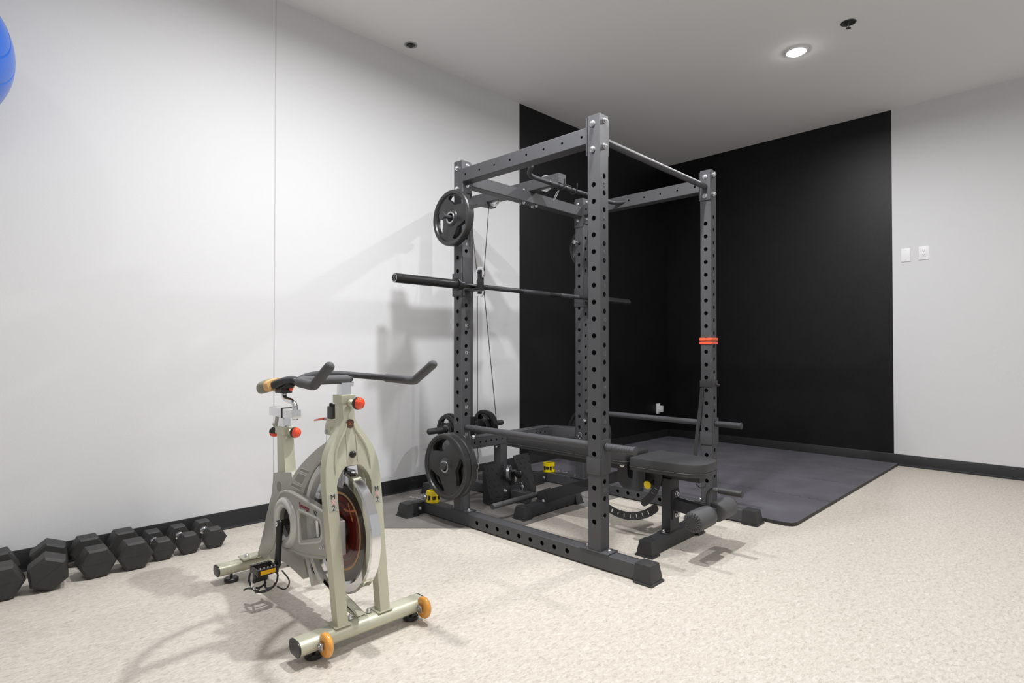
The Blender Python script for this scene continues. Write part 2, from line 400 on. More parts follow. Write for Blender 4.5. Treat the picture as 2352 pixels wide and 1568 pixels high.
def sprinkler(x, y, label, drop):
    t = thing('fire_sprinkler', label, 'sprinkler', (x, y, H), 'recessed fire sprinklers in the ceiling')
    m = MB(); m.lathe((x, y, H), (0, 0, -1), [(0.044, 0), (0.046, 0.003), (0.040, 0.005), (0.033, 0.003), (0.031, 0.0005)], 28, closed=False); m.build('escutcheon_ring', M['darkcup'] if drop > 0.03 else M['steelgrey'], t)
    m = MB(); m.lathe((x, y, H), (0, 0, -1), [(0.031, 0.0008), (0, 0.0012)], 24, closed=False); m.build('cup', M['darkcup'], t)
    m = MB()
    for s_ in (-1, 1): m.cyl((x+0.010*s_, y, H), (x+0.006*s_, y, H-drop), 0.0025, 8)
    m.build('frame_arms', M['steelgrey'], t)
    m = MB(); m.cyl((x, y, H-drop), (x, y, H-drop-0.003), 0.014, 18); m.build('deflector', M['darkcup'], t)
sprinkler(4.214, 1.118, 'fire sprinkler hanging from the ceiling to the right of the glowing lamp', 0.036)
sprinkler(2.332, 3.371, 'flush fire sprinkler in the ceiling close to the white wall', 0.012)

# ------------------------------------------------------------------ wall plates
def wall_plate(loc, n, kind, label):
    # n: unit normal of the wall; the plate lies in the wall plane
    N = Vector(n); U = Vector((0, 0, 1)); R_ = U.cross(N)
    X = Matrix.Identity(4)
    for i in range(3): X[i][0] = R_[i]; X[i][1] = U[i]; X[i][2] = N[i]; X[i][3] = loc[i]
    t = thing('wall_outlet' if kind != 'blank' else 'blank_wall_plate', label, 'outlet' if kind != 'blank' else 'wall plate', loc)
    m = MB(X); m.box(-0.036, 0.036, -0.0585, 0.0585, 0, 0.006, 0.0025); m.build('face_plate', M['ivory'], t)
    if kind == 'blank':
        for y in (-0.042, 0.042): m = MB(X); m.cyl((0, y, 0.006), (0, y, 0.0072), 0.0035, 12); m.build('screw', M['steelgrey'], t)
    else:
        m = MB(X); m.box(-0.0165, 0.0165, -0.034, 0.034, 0.006, 0.0075, 0.0005); d = m.build('receptacle', M['ivory'], t)
        m = MB(X)
        for y in (-0.018, 0.018):
            for x in (-0.0065, 0.0065): m.box(x-0.0014, x+0.0014, y+0.001, y+0.009, 0.0075, 0.0079)
            m.cyl((0, y-0.007, 0.0075), (0, y-0.007, 0.0079), 0.003, 10)
        m.build('slots', M['slot'], d)
        if kind == 'charger':
            c = thing('plug_charger', 'white plug-in charger pushed into the outlet low on the black wall', 'charger', loc)
            m = MB(X); m.box(-0.006, 0.034, -0.036, 0.034, 0.0085, 0.05, 0.006); m.build('body', M['ivory'], c)
            m = MB(X); m.box(0.008, 0.030, -0.040, -0.030, 0.018, 0.044, 0.003); m.build('socket', M['slot'], c)
    return t
wall_plate((XW, 1.164, 1.858), (-1, 0, 0), 'blank', 'white blank wall plate beside the black paint edge, left of the two')
wall_plate((XW, 1.034, 1.862), (-1, 0, 0), 'duplex', 'white power outlet on the right wall beside the blank plate')
wall_plate((5.815, YW, 0.352), (0, -1, 0), 'charger', 'white wall outlet low on the black wall near the room corner')

# ------------------------------------------------------------------ exercise ball
t = thing('exercise_ball', 'large glossy blue exercise ball high against the white wall', 'exercise ball', (-0.116, 3.165, 1.885))
m = MB(); c = Vector((-0.116, 3.165, 2.210)); prof = []
for i in range(0, 421):
    a = -pi/2+pi*i/420; r = 0.325
    g = 0.0
    for k in (-0.55, -0.38, -0.2, 0.0, 0.2, 0.38, 0.55): g -= 0.0030*math.exp(-((a-k*1.9)/0.009)**2)
    prof.append((max(0.0, (r+g)*cos(a)), (r+g)*sin(a)))
m.lathe(c, (0.62, -0.72, 0.31), prof, 72); m.build('ball_skin', M['ball'], t)
m = MB(); d = Vector((0.62, -0.72, 0.31)).normalized(); m.cyl(c+d*0.322, c+d*0.330, 0.012, 16); m.build('valve_plug', M['ivory'], t)
t = thing('ball_holder', 'black wall bracket ring carrying the blue exercise ball', 'bracket', (-0.116, 3.165, 1.93))
m = MB(); ring = [(-0.116+0.20*cos(a), 3.165+0.20*sin(a), 1.945) for a in [2*pi*i/16 for i in range(16)]]
m.tube(ring, 0.009, 10, 3, closed=True); m.build('ring', M['blackmetal'], t)
for s_ in (-1, 1): m = MB(); m.tube([(-0.14+0.13*s_, 3.32, 1.943), (-0.14+0.13*s_, 3.504, 1.943)], 0.008, 10, 1); m.build('arm', M['blackmetal'], t)
m = MB(); m.box(-0.32, 0.04, YW-0.008, YW, 1.90, 1.965, 0.002); m.build('wall_plate', M['blackmetal'], t)

# ------------------------------------------------------------------ power rack (built in the rack frame)
A_, B_, T_, HT = 1.18, 0.982, 0.072, 2.144
P_ = M['powder']
rack = thing('power_rack', 'dark grey steel power rack with cable pulley tower, standing over the bench', 'power rack', tuple(R2W(0.626, 0.53, 0)))
X3, Y3, Z3 = (1, 0, 0), (0, 1, 0), (0, 0, 1)
hz = [1.81-0.0797*k for k in range(21)]        # holes through the left/right faces
hf = [1.851-0.0803*k for k in range(22)]       # holes through the front/rear faces
hz = [h for h in hz if h > 0.20]; hf = [h for h in hf if h > 0.20]
ups = []
for (a, b, nm) in ((0, 0, 'F'), (0, B_, 'L'), (A_, 0, 'R'), (A_, B_, 'B')):
    m = MB(RM); m.htube((a, b, 0.082), Z3, X3, Y3, HT-0.082, T_, T_, [h-0.082 for h in hz], [h-0.082 for h in hf], 0.0125, 0.0125)
    u = m.build('upright', P_, rack); ups.append(u)
    m = MB(RM); m.box(a-0.006, a+T_+0.006, b-0.045, b+T_+0.045, 0.077, 0.0825, 0.001); m.build('base_plate', P_, u)
    for bb in (b-0.025, b+T_+0.025): m = MB(RM); m.bolt((a+T_/2, bb, 0.0825), Z3); m.build('bolt', M['zinc'], u)
    for z in (2.102, 1.980): m = MB(RM); m.bolt((a, b+0.041, z), (-1, 0, 0)); m.build('bolt', M['zinc'], u)
    for z in (2.117, 1.995): m = MB(RM); m.bolt((a+0.038, b, z), (0, -1, 0)); m.build('bolt', M['zinc'], u)
    if nm in 'FLR':
        m = MB(RM)
        for k in range(1, 11):
            z = 1.851-0.0803*(2*k-1.5)
            if nm == 'L' and (1.32 < z < 1.60): continue
            if nm in 'FR' and 0.43 < z < 0.63: continue
            m.text(str(2*k), 0.027 if nm == 'L' else 0.026, (a+0.037, b-0.0004, z), (1, 0, 0), (0, 0, 1), 0.0004)
        m.build('number_marks', M['mark'] if nm == 'L' else M['markdark'], u)
# side beams
for a in (0.0, A_):
    m = MB(RM); m.htube((a+0.001, T_, 2.014), Y3, X3, Z3, B_-T_, T_-0.002, 0.080, [k-T_ for k in (0.107, 0.228, 0.350, 0.470, 0.591, 0.712, 0.833, 0.954)], [], 0.0065)
    sb = m.build('side_beam', P_, rack)
    for b0 in (T_, B_-0.005): m = MB(RM); m.box(a-0.004, a+T_+0.004, b0, b0+0.005, 1.955, 2.135, 0.0008); m.build('flange_plate', P_, sb)
# pull-up bar
m = MB(RM); m.cyl((T_, 0.036, 2.040), (A_, 0.036, 2.040), 0.0175, 24); pb = m.build('pull_up_bar', P_, rack)
for a0 in (T_, A_-0.006): m = MB(RM); m.box(a0, a0+0.006, 0.002, 0.068, 1.955, 2.128, 0.001); m.build('flange_plate', P_, pb)
for z in (2.10, 1.982): m = MB(RM); m.bolt((A_-0.006, 0.036, z), (-1, 0, 0)); m.build('bolt', M['zinc'], pb)
# rear top cross beam
m = MB(RM); m.htube((T_+0.005, B_, 2.003), X3, Y3, Z3, A_-T_-0.010, T_, 0.073); xb = m.build('cross_beam', P_, rack)
for a0 in (T_, A_-0.005): m = MB(RM); m.box(a0, a0+0.005, B_-0.003, B_+T_+0.003, 1.93, 2.128, 0.0008); m.build('flange_plate', P_, xb)
for (a, b) in ((0.565, 1.005), (0.69, 1.005), (0.565, 1.04), (0.69, 1.04)):
    m = MB(RM); m.bolt((a, b, 2.003), (0, 0, -1), 0.010); m.build('bolt', M['zinc'], xb)
for b in (1.005,): m = MB(RM); m.bolt((0.565, b, 2.076), Z3, 0.010); m.build('nut', M['zinc'], xb)
# base rails with transverse rear feet and rubber caps
def rubber_cap(m, x0, x1, y0, y1, h, open_side):
    # tapered block; open_side: which side meets the tube ('x-','x+','y-','y+')
    e = 0.012; f = 0.005
    dx0 = 0 if open_side == 'x-' else e; dx1 = 0 if open_side == 'x+' else e
    dy0 = 0 if open_side == 'y-' else e; dy1 = 0 if open_side == 'y+' else e
    sx0, sx1, sy0, sy1 = (f if open_side != 'x-' else 0), (f if open_side != 'x+' else 0), (f if open_side != 'y-' else 0), (f if open_side != 'y+' else 0)
    m.hexa([(x0-dx0, y0-dy0, 0.008), (x1+dx1, y0-dy0, 0.008), (x1+dx1, y1+dy1, 0.008), (x0-dx0, y1+dy1, 0.008), (x0, y0, h), (x1, y0, h), (x1, y1, h), (x0, y1, h)], 0.003)
    m.hexa([(x0-dx0-sx0, y0-dy0-sy0, 0.0005), (x1+dx1+sx1, y0-dy0-sy0, 0.0005), (x1+dx1+sx1, y1+dy1+sy1, 0.0005), (x0-dx0-sx0, y1+dy1+sy1, 0.0005),
            (x0-dx0-sx0, y0-dy0-sy0, 0.009), (x1+dx1+sx1, y0-dy0-sy0, 0.009), (x1+dx1+sx1, y1+dy1+sy1, 0.009), (x0-dx0-sx0, y1+dy1+sy1, 0.009)], 0.0025)
for a in (0.0, A_):
    m = MB(RM); b0 = -0.20
    m.htube((a, b0, 0.006), Y3, X3, Z3, 1.405-b0, T_, 0.071, [k-b0 for k in (0.199, 0.28, 0.361, 0.442, 0.523, 0.604, 0.685, 0.767, 0.85)], [], 0.0125)
    r = m.build('base_rail', P_, rack)
    m = MB(RM); rubber_cap(m, a-0.003, a+T_+0.003, -0.262, -0.185, 0.083, 'y+'); m.build('rubber_foot', M['rubber'], r)
    m = MB(RM); m.box(a-0.062, a, 1.332, 1.404, 0.005, 0.077, 0.002); q = m.build('rear_foot_bracket', M['powder_fine'], r)
    m = MB(RM); rubber_cap(m, a-0.135, a-0.055, 1.328, 1.408, 0.082, 'x+'); m.build('rubber_foot', M['rubber'], r)
    m = MB(RM); m.bolt((a-0.035, 1.332, 0.042), (0, -1, 0), 0.009); m.build('bolt', M['zinc'], r)
# rear lower frame
m = MB(RM); m.htube((0.150, 1.25, 0.371), X3, Y3, Z3, 0.952, 0.070, 0.077, [0.051*k+0.0-0.003 for k in range(1, 19)], [0.051*k-0.003 for k in range(1, 19)], 0.0075, 0.0075)
rc = m.build('rear_crossmember', P_, rack)
for pl in ([(0.0, 1.0545), (0.072, 1.0545), (0.150, 1.25), (0.150, 1.32), (0.105, 1.32)], [(1.252, 1.0545), (1.180, 1.0545), (1.102, 1.25), (1.102, 1.32), (1.147, 1.32)]):
    m = MB(RM); m.prism(pl, 'z', 0.372, 0.447, bev=0.002); m.build('side_arm', P_, rc)
for a in (0.0365, A_+0.0365): m = MB(RM); m.bolt((a-0.02, B_, 0.505), (0, -1, 0), 0.012); m.build('bolt', M['zinc'], rc); m = MB(RM); m.bolt((a+0.055, B_-0.0, 0.505), (0, -1, 0), 0.009); m.build('bolt', M['zinc'], rc)
m = MB(RM); m.box(0.594, 0.658, 1.252, 1.318, 0.072, 0.371, 0.002); lg = m.build('centre_leg', P_, rack)
m = MB(RM); m.box(0.560, 0.692, 1.254, 1.316, 0.364, 0.370, 0.001); m.build('top_plate', P_, lg)
for a in (0.577, 0.675): m = MB(RM); m.bolt((a, 1.275, 0.364), (0, 0, -1), 0.008); m.build('bolt', M['zinc'], lg); m = MB(RM); m.bolt((a, 1.285, 0.448), Z3, 0.007); m.build('bolt', M['zinc'], lg)
# pulley tower
m = MB(RM); m.box(0.602, 0.652, 1.600, 1.660, 0.072, 2.075, 0.002); tw = m.build('tower_post', P_, rack)
m = MB(RM); m.htube((0.591, 0.731, 2.0765), Y3, X3, Z3, 0.97, 0.070, 0.070); bm_ = m.build('pulley_boom', P_, rack)
m = MB(RM); m.box(0.56, 0.692, 1.395, 1.45, 2.052, 2.0765, 0.001); m.build('stop_plate', P_, bm_)
m = MB(RM); m.box(0.596, 0.656, 1.02, 1.66, 0.008, 0.072, 0.002); fb = m.build('floor_beam', P_, rack)
m = MB(RM); m.box(0.36, 0.892, 1.665, 1.735, 0.008, 0.075, 0.002); tf = m.build('tower_foot', P_, rack)
m = MB(RM); m.box(0.596, 0.656, 1.655, 1.668, 0.008, 0.072); m.build('joint', P_, tf)
m = MB(RM); rubber_cap(m, 0.30, 0.365, 1.663, 1.737, 0.080, 'x+'); m.build('rubber_foot', M['rubber'], tf)
m = MB(RM); rubber_cap(m, 0.887, 0.952, 1.663, 1.737, 0.080, 'x-'); m.build('rubber_foot', M['rubber'], tf)
def pulley(m, c, ax, r, w=0.016):
    m.lathe(Vector(c)-Vector(ax)*w/2, ax, [(r*0.25, 0), (r, 0), (r, w*0.18), (r*0.86, w*0.4), (r*0.86, w*0.6), (r, w*0.82), (r, w), (r*0.25, w)], 28)
for c in ((0.626, 0.865, 2.112), (0.626, 1.35, 2.098)):
    m = MB(RM); pulley(m, c, X3, 0.052, 0.022); q = m.build('boom_pulley', M['zinc'], rack)
# carriage between the cables
m = MB(RM); pulley(m, (0.626, 1.49, 1.585), X3, 0.044); m.build('floating_pulley', M['zinc'], rack)
m = MB(RM); pulley(m, (0.626, 1.49, 1.448), X3, 0.040); m.build('floating_pulley', M['zinc'], rack)
m = MB(RM)
for a in (0.610, 0.640):
    m.box(a, a+0.003, 1.474, 1.506, 1.43, 1.605, 0.001); 
    for z in (1.585, 1.448): m.bolt((a if a < 0.62 else a+0.003, 1.49, z), (-1 if a < 0.62 else 1, 0, 0), 0.007)
m.build('pulley_link', M['blackmetal'], rack)
m = MB(RM)
cb = 0.0028
m.tube([(0.626, 1.398, 2.10), (0.626, 1.452, 1.60)], cb, 6, 1)
m.tube([(0.626, 1.60, 2.06), (0.626, 1.531, 1.60)], cb, 6, 1)
m.tube([(0.626, 1.531, 1.60), (0.626, 1.520, 1.565), (0.626, 1.49, 1.548), (0.626, 1.462, 1.565), (0.626, 1.452, 1.60)], cb, 6, 3)
m.build('cable', M['plasticblack'], rack); m = MB(RM)
m.tube([(0.626, 1.524, 1.455), (0.626, 1.512, 1.478), (0.626, 1.49, 1.486), (0.626, 1.464, 1.478), (0.626, 1.452, 1.44)], cb, 6, 3)
m.tube([(0.626, 1.524, 1.455), (0.626, 1.520, 0.27)], cb, 6, 1); m.tube([(0.626, 1.452, 1.44), (0.626, 1.335, 0.59), (0.626, 1.255, 0.13)], cb, 6, 1)
m.tube([(0.626, 0.815, 2.105), (0.626, 0.79, 2.06)], cb, 6, 1)
m.build('cable', M['plasticblack'], rack)
m = MB(RM); m.tube([(0.626, 1.520, 0.275), (0.626, 1.520, 0.20)], 0.006, 8, 1); m.tube([(0.626, 1.520+0.012*cos(t), 0.18+0.02*sin(t)) for t in [2*pi*i/8 for i in range(8)]], 0.003, 6, 2, closed=True)
m.tube([(0.626, 1.520, 0.162), (0.626, 1.520, 0.072)], 0.003, 6, 1)
m.build('cable_turnbuckle', M['zinc'], rack)
m = MB(RM); m.box(0.585, 0.667, 1.592, 1.668, 0.385, 0.53, 0.003); sc = m.build('weight_carriage', M['blackmetal'], rack)
for s_ in (-1, 1):
    m = MB(RM); m.tube([(0.626+0.040*s_, 1.63, 0.455), (0.626+0.352*s_, 1.63, 0.455)], 0.022, 20, 1, cap='round'); m.build('loading_horn', M['rubber'], sc)
    m = MB(RM); m.cyl((0.626+0.042*s_, 1.63, 0.455), (0.626+0.155*s_, 1.63, 0.455), 0.033, 20, bev=0.004); m.build('stop_collar', M['blackmetal'], sc)
# low pulley and foot plates
def fpb(z): return 1.150+(z-0.03)*0.28
t_ = MB(); t_.prism([(0.400, 0.022), (0.850, 0.022), (0.845, 0.285), (0.690, 0.285), (0.690, 0.135), (0.675, 0.115), (0.595, 0.115), (0.580, 0.135), (0.580, 0.255), (0.395, 0.255)], 'y', 0.0, 0.004, bev=0)
for v_ in t_.bm.verts: v_.co.y += fpb(v_.co.z)
t_.bm.transform(RM); m = MB(RM); m.merge(t_.bm)
for i in range(7):
    for j in range(10):
        aa = 0.412+0.046*j+(0.012 if i % 2 else 0); zz = 0.045+0.036*i
        if aa > 0.84 or (0.565 < aa < 0.70 and zz > 0.09) or (aa < 0.60 and zz > 0.235): continue
        d_ = 1 if (i+j) % 2 else -1
        m.tube([(aa-0.007, fpb(zz-0.007*d_)-0.0006, zz-0.007*d_), (aa+0.007, fpb(zz+0.007*d_)-0.0006, zz+0.007*d_)], 0.0018, 5, 1)
m.prism([(1.152, 0.010), (1.215, 0.010), (1.225, 0.22), (1.205, 0.22), (1.150, 0.03)], 'x', 0.396, 0.400); m.prism([(1.152, 0.010), (1.215, 0.010), (1.225, 0.22), (1.205, 0.22), (1.150, 0.03)], 'x', 0.846, 0.850)
fp = m.build('foot_plate', M['tread'], rack)
m = MB(RM); m.box(0.43, 0.82, 1.195, 1.225, 0.008, 0.036, 0.002); fbk = m.build('foot_plate_bracket', M['powder_fine'], rack)
for a in (0.545, 0.715): m = MB(RM); m.bolt((a, fpb(0.075)-0.001, 0.075), (0, -1, 0.28), 0.009); m.build('bolt', M['zinc'], fbk)
m = MB(RM); pulley(m, (0.600, 1.175, 0.185), (0.5, -0.86, 0), 0.052, 0.018); m.build('low_pulley', M['zinc'], rack)
m = MB(RM); m.sphere((0.655, 1.135, 0.175), 0.030, 20); m.cyl((0.655, 1.135, 0.20), (0.655, 1.16, 0.245), 0.013, 14); m.build('cable_stopper', M['plasticblack'], rack)
m = MB(RM); m.box(0.602, 0.650, 1.17, 1.25, 0.07, 0.19, 0.003); m.build('low_pulley_bracket', M['blackmetal'], rack)
def carabiner(c, u, v, sc=1.0, M_=RM):
    u = Vector(u); v = Vector(v); c = Vector(c); m = MB(M_)
    pts = [c+u*x*sc+v*y*sc for x, y in ((0, 0.034), (0.010, 0.028), (0.013, 0.0), (0.011, -0.028), (0.002, -0.036), (-0.009, -0.028), (-0.011, 0.0), (-0.008, 0.028))]
    m.tube(pts, 0.0026*sc, 8, 3, closed=True); return m
m = carabiner((0.648, 1.115, 0.092), (0.9, -0.3, 0.15), (-0.12, 0.1, 1)); tag(m.build('carabiner', M['chrome']), 'steel carabiner hanging between the tread foot plates at the low pulley', 'carabiner')
m = MB(RM); m.tube([(0.655, 1.12, 0.145), (0.652, 1.115, 0.125)], 0.006, 8, 1); m.build('cable_end', M['plasticblack'], rack)
# bar hooks on the boom and lat bar
m = MB(RM)
for a in (0.560, 0.690): m.tube([(0.626, 0.722, 2.075), (a, 0.714, 2.074), (a, 0.708, 2.03), (a, 0.672, 2.024), (a, 0.660, 2.06), (a, 0.660, 2.085)], 0.0045, 8, 4)
m.build('bar_hook', M['blackmetal'], rack)
t = thing('lat_bar', 'black bent lat pulldown bar resting in hooks under the top boom', 'pulldown bar', tuple(R2W(0.70, 0.69, 2.04)))
m = MB(RM); m.tube([(0.212, 0.622, 2.072), (0.250, 0.672, 2.054), (0.300, 0.688, 2.048), (0.42, 0.69, 2.046), (1.0, 0.69, 2.046), (1.115, 0.688, 2.046), (1.155, 0.676, 2.050), (1.190, 0.622, 2.052)], 0.0135, 16, 4, cap='round'); lb = m.build('bar', M['powder_fine'], t)
m = MB(RM)
for a in (0.44, 0.80, 0.835, 0.60): m.cyl((a, 0.69, 2.046), (a+0.012, 0.69, 2.046), 0.0155, 16)
m.build('collars', M['blackmetal'], t)
m = carabiner((0.626, 0.780, 2.018), (0.25, -0.4, 0.1), (0.25, -0.35, 0.85)); tag(m.build('carabiner', M['chrome']), 'steel carabiner dangling from the cable under the top boom', 'carabiner')
# plate storage pegs
for (a, s_, z, ln) in ((0.0, -1, 1.800, 0.118), (0.0, -1, 0.356, 0.112), (A_+T_, 1, 1.800, 0.19), (A_+T_, 1, 0.356, 0.19)):
    m = MB(RM); m.tube([(a, 1.018, z), (a+ln*s_, 1.018, z)], 0.0125 if z > 1 else 0.022, 20, 1)
    if z > 1: m.cyl((a+ln*s_, 1.018, z), (a+(ln+0.006)*s_, 1.018, z), 0.024, 20)
    pg = m.build('plate_peg', M['powder_fine'], rack)
m = MB(RM); m.tube([(A_-0.002, 1.018, 1.815), (A_-0.055, 1.018, 1.815)], 0.009, 14, 1); pin = m.build('locking_pin', M['steelgrey'], rack)
m = MB(RM); m.tube([(A_-0.056+0.0*cos(t), 1.018+0.013*cos(t), 1.815+0.013*sin(t)) for t in [2*pi*i/10 for i in range(10)]], 0.0028, 6, 2, closed=True); m.build('pull_ring', M['chrome'], pin)
m = MB(RM); m.tube([(A_-0.03, 0.99+0.016*cos(t), 0.40+0.020*sin(t)) for t in [2*pi*i/12 for i in range(12)]], 0.0028, 6, 2, closed=True); m.tube([(A_-0.03, 1.005, 0.40), (A_, 1.01, 0.40)], 0.005, 8, 1); m.build('pull_ring', M['chrome'], rack)

# ------------------------------------------------------------------ weight plates
def make_plate(R_, th, rot, name='weight_plate'):
    t = thing(name, 'x', 'weight plate', (0, 0, 0))
    def circ(r, n, rev=False):
        return [(r*cos(2*pi*k/n), r*sin(2*pi*k/n)) for k in range(n)]
    # three smooth fan-shaped grip openings (outline in the plane of the disc: -Y to the right, Z up)
    holes = [circ(0.040, 40)]
    for q in range(3):
        a0 = rot+q*2*pi/3; sm = []; hm = 36.0; ro = R_-0.031
        for k in range(-12, 13): h = hm*k/12; sm.append(((ro-0.10*R_*abs(h/hm)**8)*cos(a0+radians(h)), (ro-0.10*R_*abs(h/hm)**8)*sin(a0+radians(h))))
        for k in range(11, -12, -1): h = hm*k/12; ri = R_*(0.47+0.26*abs(h/hm)**1.6); sm.append((ri*cos(a0+radians(h)), ri*sin(a0+radians(h))))
        holes.append(sm)
    flip = lambda L_: [(-x, z) for x, z in L_]
    m = MB(); m.prism(flip(circ(R_-0.022, 80)), 'x', -th*0.27, th*0.27, bev=0.002, holes=[flip(h) for h in holes])
    m.lathe((0, 0, 0), (1, 0, 0), [(R_-0.027, -th*0.26), (R_-0.023, -th*0.44), (R_-0.015, -th*0.5), (R_-0.006, -th*0.5), (R_, -th*0.36), (R_, th*0.36), (R_-0.006, th*0.5), (R_-0.015, th*0.5), (R_-0.023, th*0.44), (R_-0.027, th*0.26)], 88, closed=False)
    m.lathe((0, 0, 0), (1, 0, 0), [(0.027, -th*0.5), (0.040, -th*0.5), (0.045, -th*0.42), (0.052, -th*0.27), (0.052, th*0.27), (0.045, th*0.42), (0.040, th*0.5), (0.027, th*0.5), (0.027, -th*0.5)], 48, closed=False)
    o = m.build('plate_body', M['plate'], t, angle=38)
    m = MB()
    for s_ in (-1, 1): m.lathe((0, 0, 0), (s_, 0, 0), [(0.0255, th*0.40), (0.0255, th*0.52), (0.034, th*0.52), (0.036, th*0.46)], 32, closed=False)
    m.build('hub_ring', M['steelgrey'], t)
    return t
big = make_plate(0.188, 0.045, radians(-10)); med = make_plate(0.164, 0.045, radians(70)); sml = make_plate(0.108, 0.024, radians(40)); sm2 = make_plate(0.118, 0.024, radians(80))
def put(src, a, b, z, label, group, first):
    o = src if first else copy_tree(src)
    return place(o, R2W(a, b, z), RT, label, group)
GP = 'rubber weight plates stored on the power rack'
put(big, -0.078, 1.018, 0.352, 'large black grip weight plate, front one low on the left rack upright', GP, True)
put(big, -0.030, 1.018, 0.352, 'large black grip weight plate behind the front one, low on the left upright', GP, False)
put(med, -0.036, 1.018, 1.799, 'single black weight plate hanging high on the left rack upright', GP, True)
put(med, A_+T_+0.045, 1.018, 1.799, 'black weight plate high behind the rear right upright, mostly hidden', GP, False)
put(big, A_+T_+0.050, 1.018, 0.40, 'large black weight plate low behind the rear right upright, mostly hidden', GP, False)
GS = 'small plates on the cable weight carriage'
put(sml, 0.626-0.195, 1.63, 0.450, 'small black plate on the carriage horn, nearest the exercise bike', GS, True)
put(sm2, 0.626-0.168, 1.63, 0.450, 'small black plate on the left carriage horn, just behind the outermost plate', GS, True)
put(sml, 0.626+0.200, 1.63, 0.450, 'small black plate outermost on the carriage horn by the black wall', GS, False)
put(sm2, 0.626+0.172, 1.63, 0.450, 'small black plate inner one on the right-hand carriage horn', GS, False)

# ------------------------------------------------------------------ J-cups and barbell
def jcup(a, label):
    t = thing('j_cup', label, 'bar holder', tuple(R2W(a+0.036, B_-0.02, 1.35)), 'J-cups holding the barbell')
    m = MB(RM); m.box(a+0.004, a+T_+0.004, B_-0.006, B_-0.0005, 1.343, 1.572, 0.001); m.build('back_plate', M['powder_fine'], t)
    m = MB(RM); m.box(a-0.006, a-0.0005, B_-0.006, B_+T_+0.006, 1.343, 1.478, 0.001); m.box(a-0.006, a+0.03, B_+T_+0.0005, B_+T_+0.006, 1.343, 1.478, 0.001); m.build('sleeve', M['powder_fine'], t)
    m = MB(RM); m.box(a+0.018, a+0.062, 0.862, B_-0.006, 1.368, 1.378, 0.001); m.box(a+0.018, a+0.062, 0.858, 0.870, 1.368, 1.432, 0.002); m.build('cradle', M['blackmetal'], t)
    m = MB(RM); m.box(a+0.020, a+0.060, 0.870, B_-0.007, 1.3782, 1.384, 0.001); m.box(a+0.020, a+0.060, 0.870, 0.876, 1.384, 1.428, 0.001); m.build('liner', M['rubber'], t)
jcup(0.0, 'steel J-cup on the left upright holding the barbell near its collar')
jcup(A_, 'steel J-cup on the rear right upright holding the far end of the barbell')
t = thing('barbell', 'long black barbell without plates racked across the rear uprights', 'barbell', tuple(R2W(0.59, 0.922, 1.40)))
zb = 1.3985
m = MB(RM); m.cyl((-0.08, 0.922, zb), (1.26, 0.922, zb), 0.0142, 20); m.build('shaft', M['blackmetal'], t)
m = MB(RM)
for a0, a1 in ((0.14, 0.34), (0.46, 0.72), (0.84, 1.04)): m.cyl((a0, 0.922, zb), (a1, 0.922, zb), 0.0150, 20)
m.build('knurling', M['powder_fine'], t)
for (a0, a1, s_) in ((-0.088, -0.512, -1), (1.268, 1.692, 1)):
    m = MB(RM); m.cyl((a0, 0.922, zb), (a1, 0.922, zb), 0.0252, 28, bev=0.002); sl = m.build('sleeve', M['blackmetal'], t)
    m = MB(RM); m.cyl((a0+0.038*-s_, 0.922, zb), (a0, 0.922, zb), 0.029, 28, bev=0.003); m.cyl((a0+0.006*-s_, 0.922, zb), (a0+0.006*s_, 0.922, zb), 0.037, 28, bev=0.002); m.build('collar_flange', M['blackmetal'], sl)
    m = MB(RM); m.lathe((a1, 0.922, zb), (s_, 0, 0), [(0.023, 0.0), (0.023, 0.0012), (0.0185, 0.0012), (0.0185, -0.002), (0, -0.002)], 28, closed=False); m.build('end_cap', M['steelgrey'], sl)

# ------------------------------------------------------------------ safety bars
def safety(a, label):
    t = thing('safety_bar', label, 'safety bar', tuple(R2W(a+0.036, 0.4, 0.55)), 'pin-pipe safety bars')
    z = 0.568; c = a+0.038
    m = MB(RM); m.cyl((c, -0.008, z), (c, 1.0, z), 0.0118, 20); 
    m.cyl((c, 0.075, z), (c, 0.976, z), 0.0175, 22); m.build('bar', P_, t)
    m = MB(RM); m.cyl((c, -0.012, z), (c, -0.165, z), 0.0178, 22, bev=0.003); 
    for k in range(9): m.cyl((c, -0.03-0.0135*k, z), (c, -0.035-0.0135*k, z), 0.0186, 22)
    m.lathe((c, -0.160, z), (0, -1, 0), [(0.0178, 0), (0.0205, 0.001), (0.0205, 0.006), (0.017, 0.008), (0, 0.008)], 22); m.lathe((c, -0.012, z), (0, -1, 0), [(0.020, 0), (0.020, 0.006)], 22)
    m.build('handle', M['powder_fine'] if a > 0.5 else P_, t)
    m = MB(RM); m.box(a+0.006, a+T_+0.008, -0.0060, -0.0005, 0.440, 0.603, 0.0012); m.build('bracket_plate', P_, t)
    m = MB(RM); m.box(a-0.006, a-0.0005, -0.006, T_+0.006, 0.440, 0.517, 0.001); m.box(a-0.006, a+0.008, -0.006, -0.0005, 0.440, 0.517, 0.001); m.box(a-0.006, a+T_+0.006, T_+0.0005, T_+0.006, 0.440, 0.517, 0.001)
    m.build('sleeve', P_, t)
safety(0.0, 'grey pipe safety bar with ribbed handle on the front upright, nearest the camera')
safety(A_, 'grey pipe safety bar with ribbed handle on the upright with the orange band')

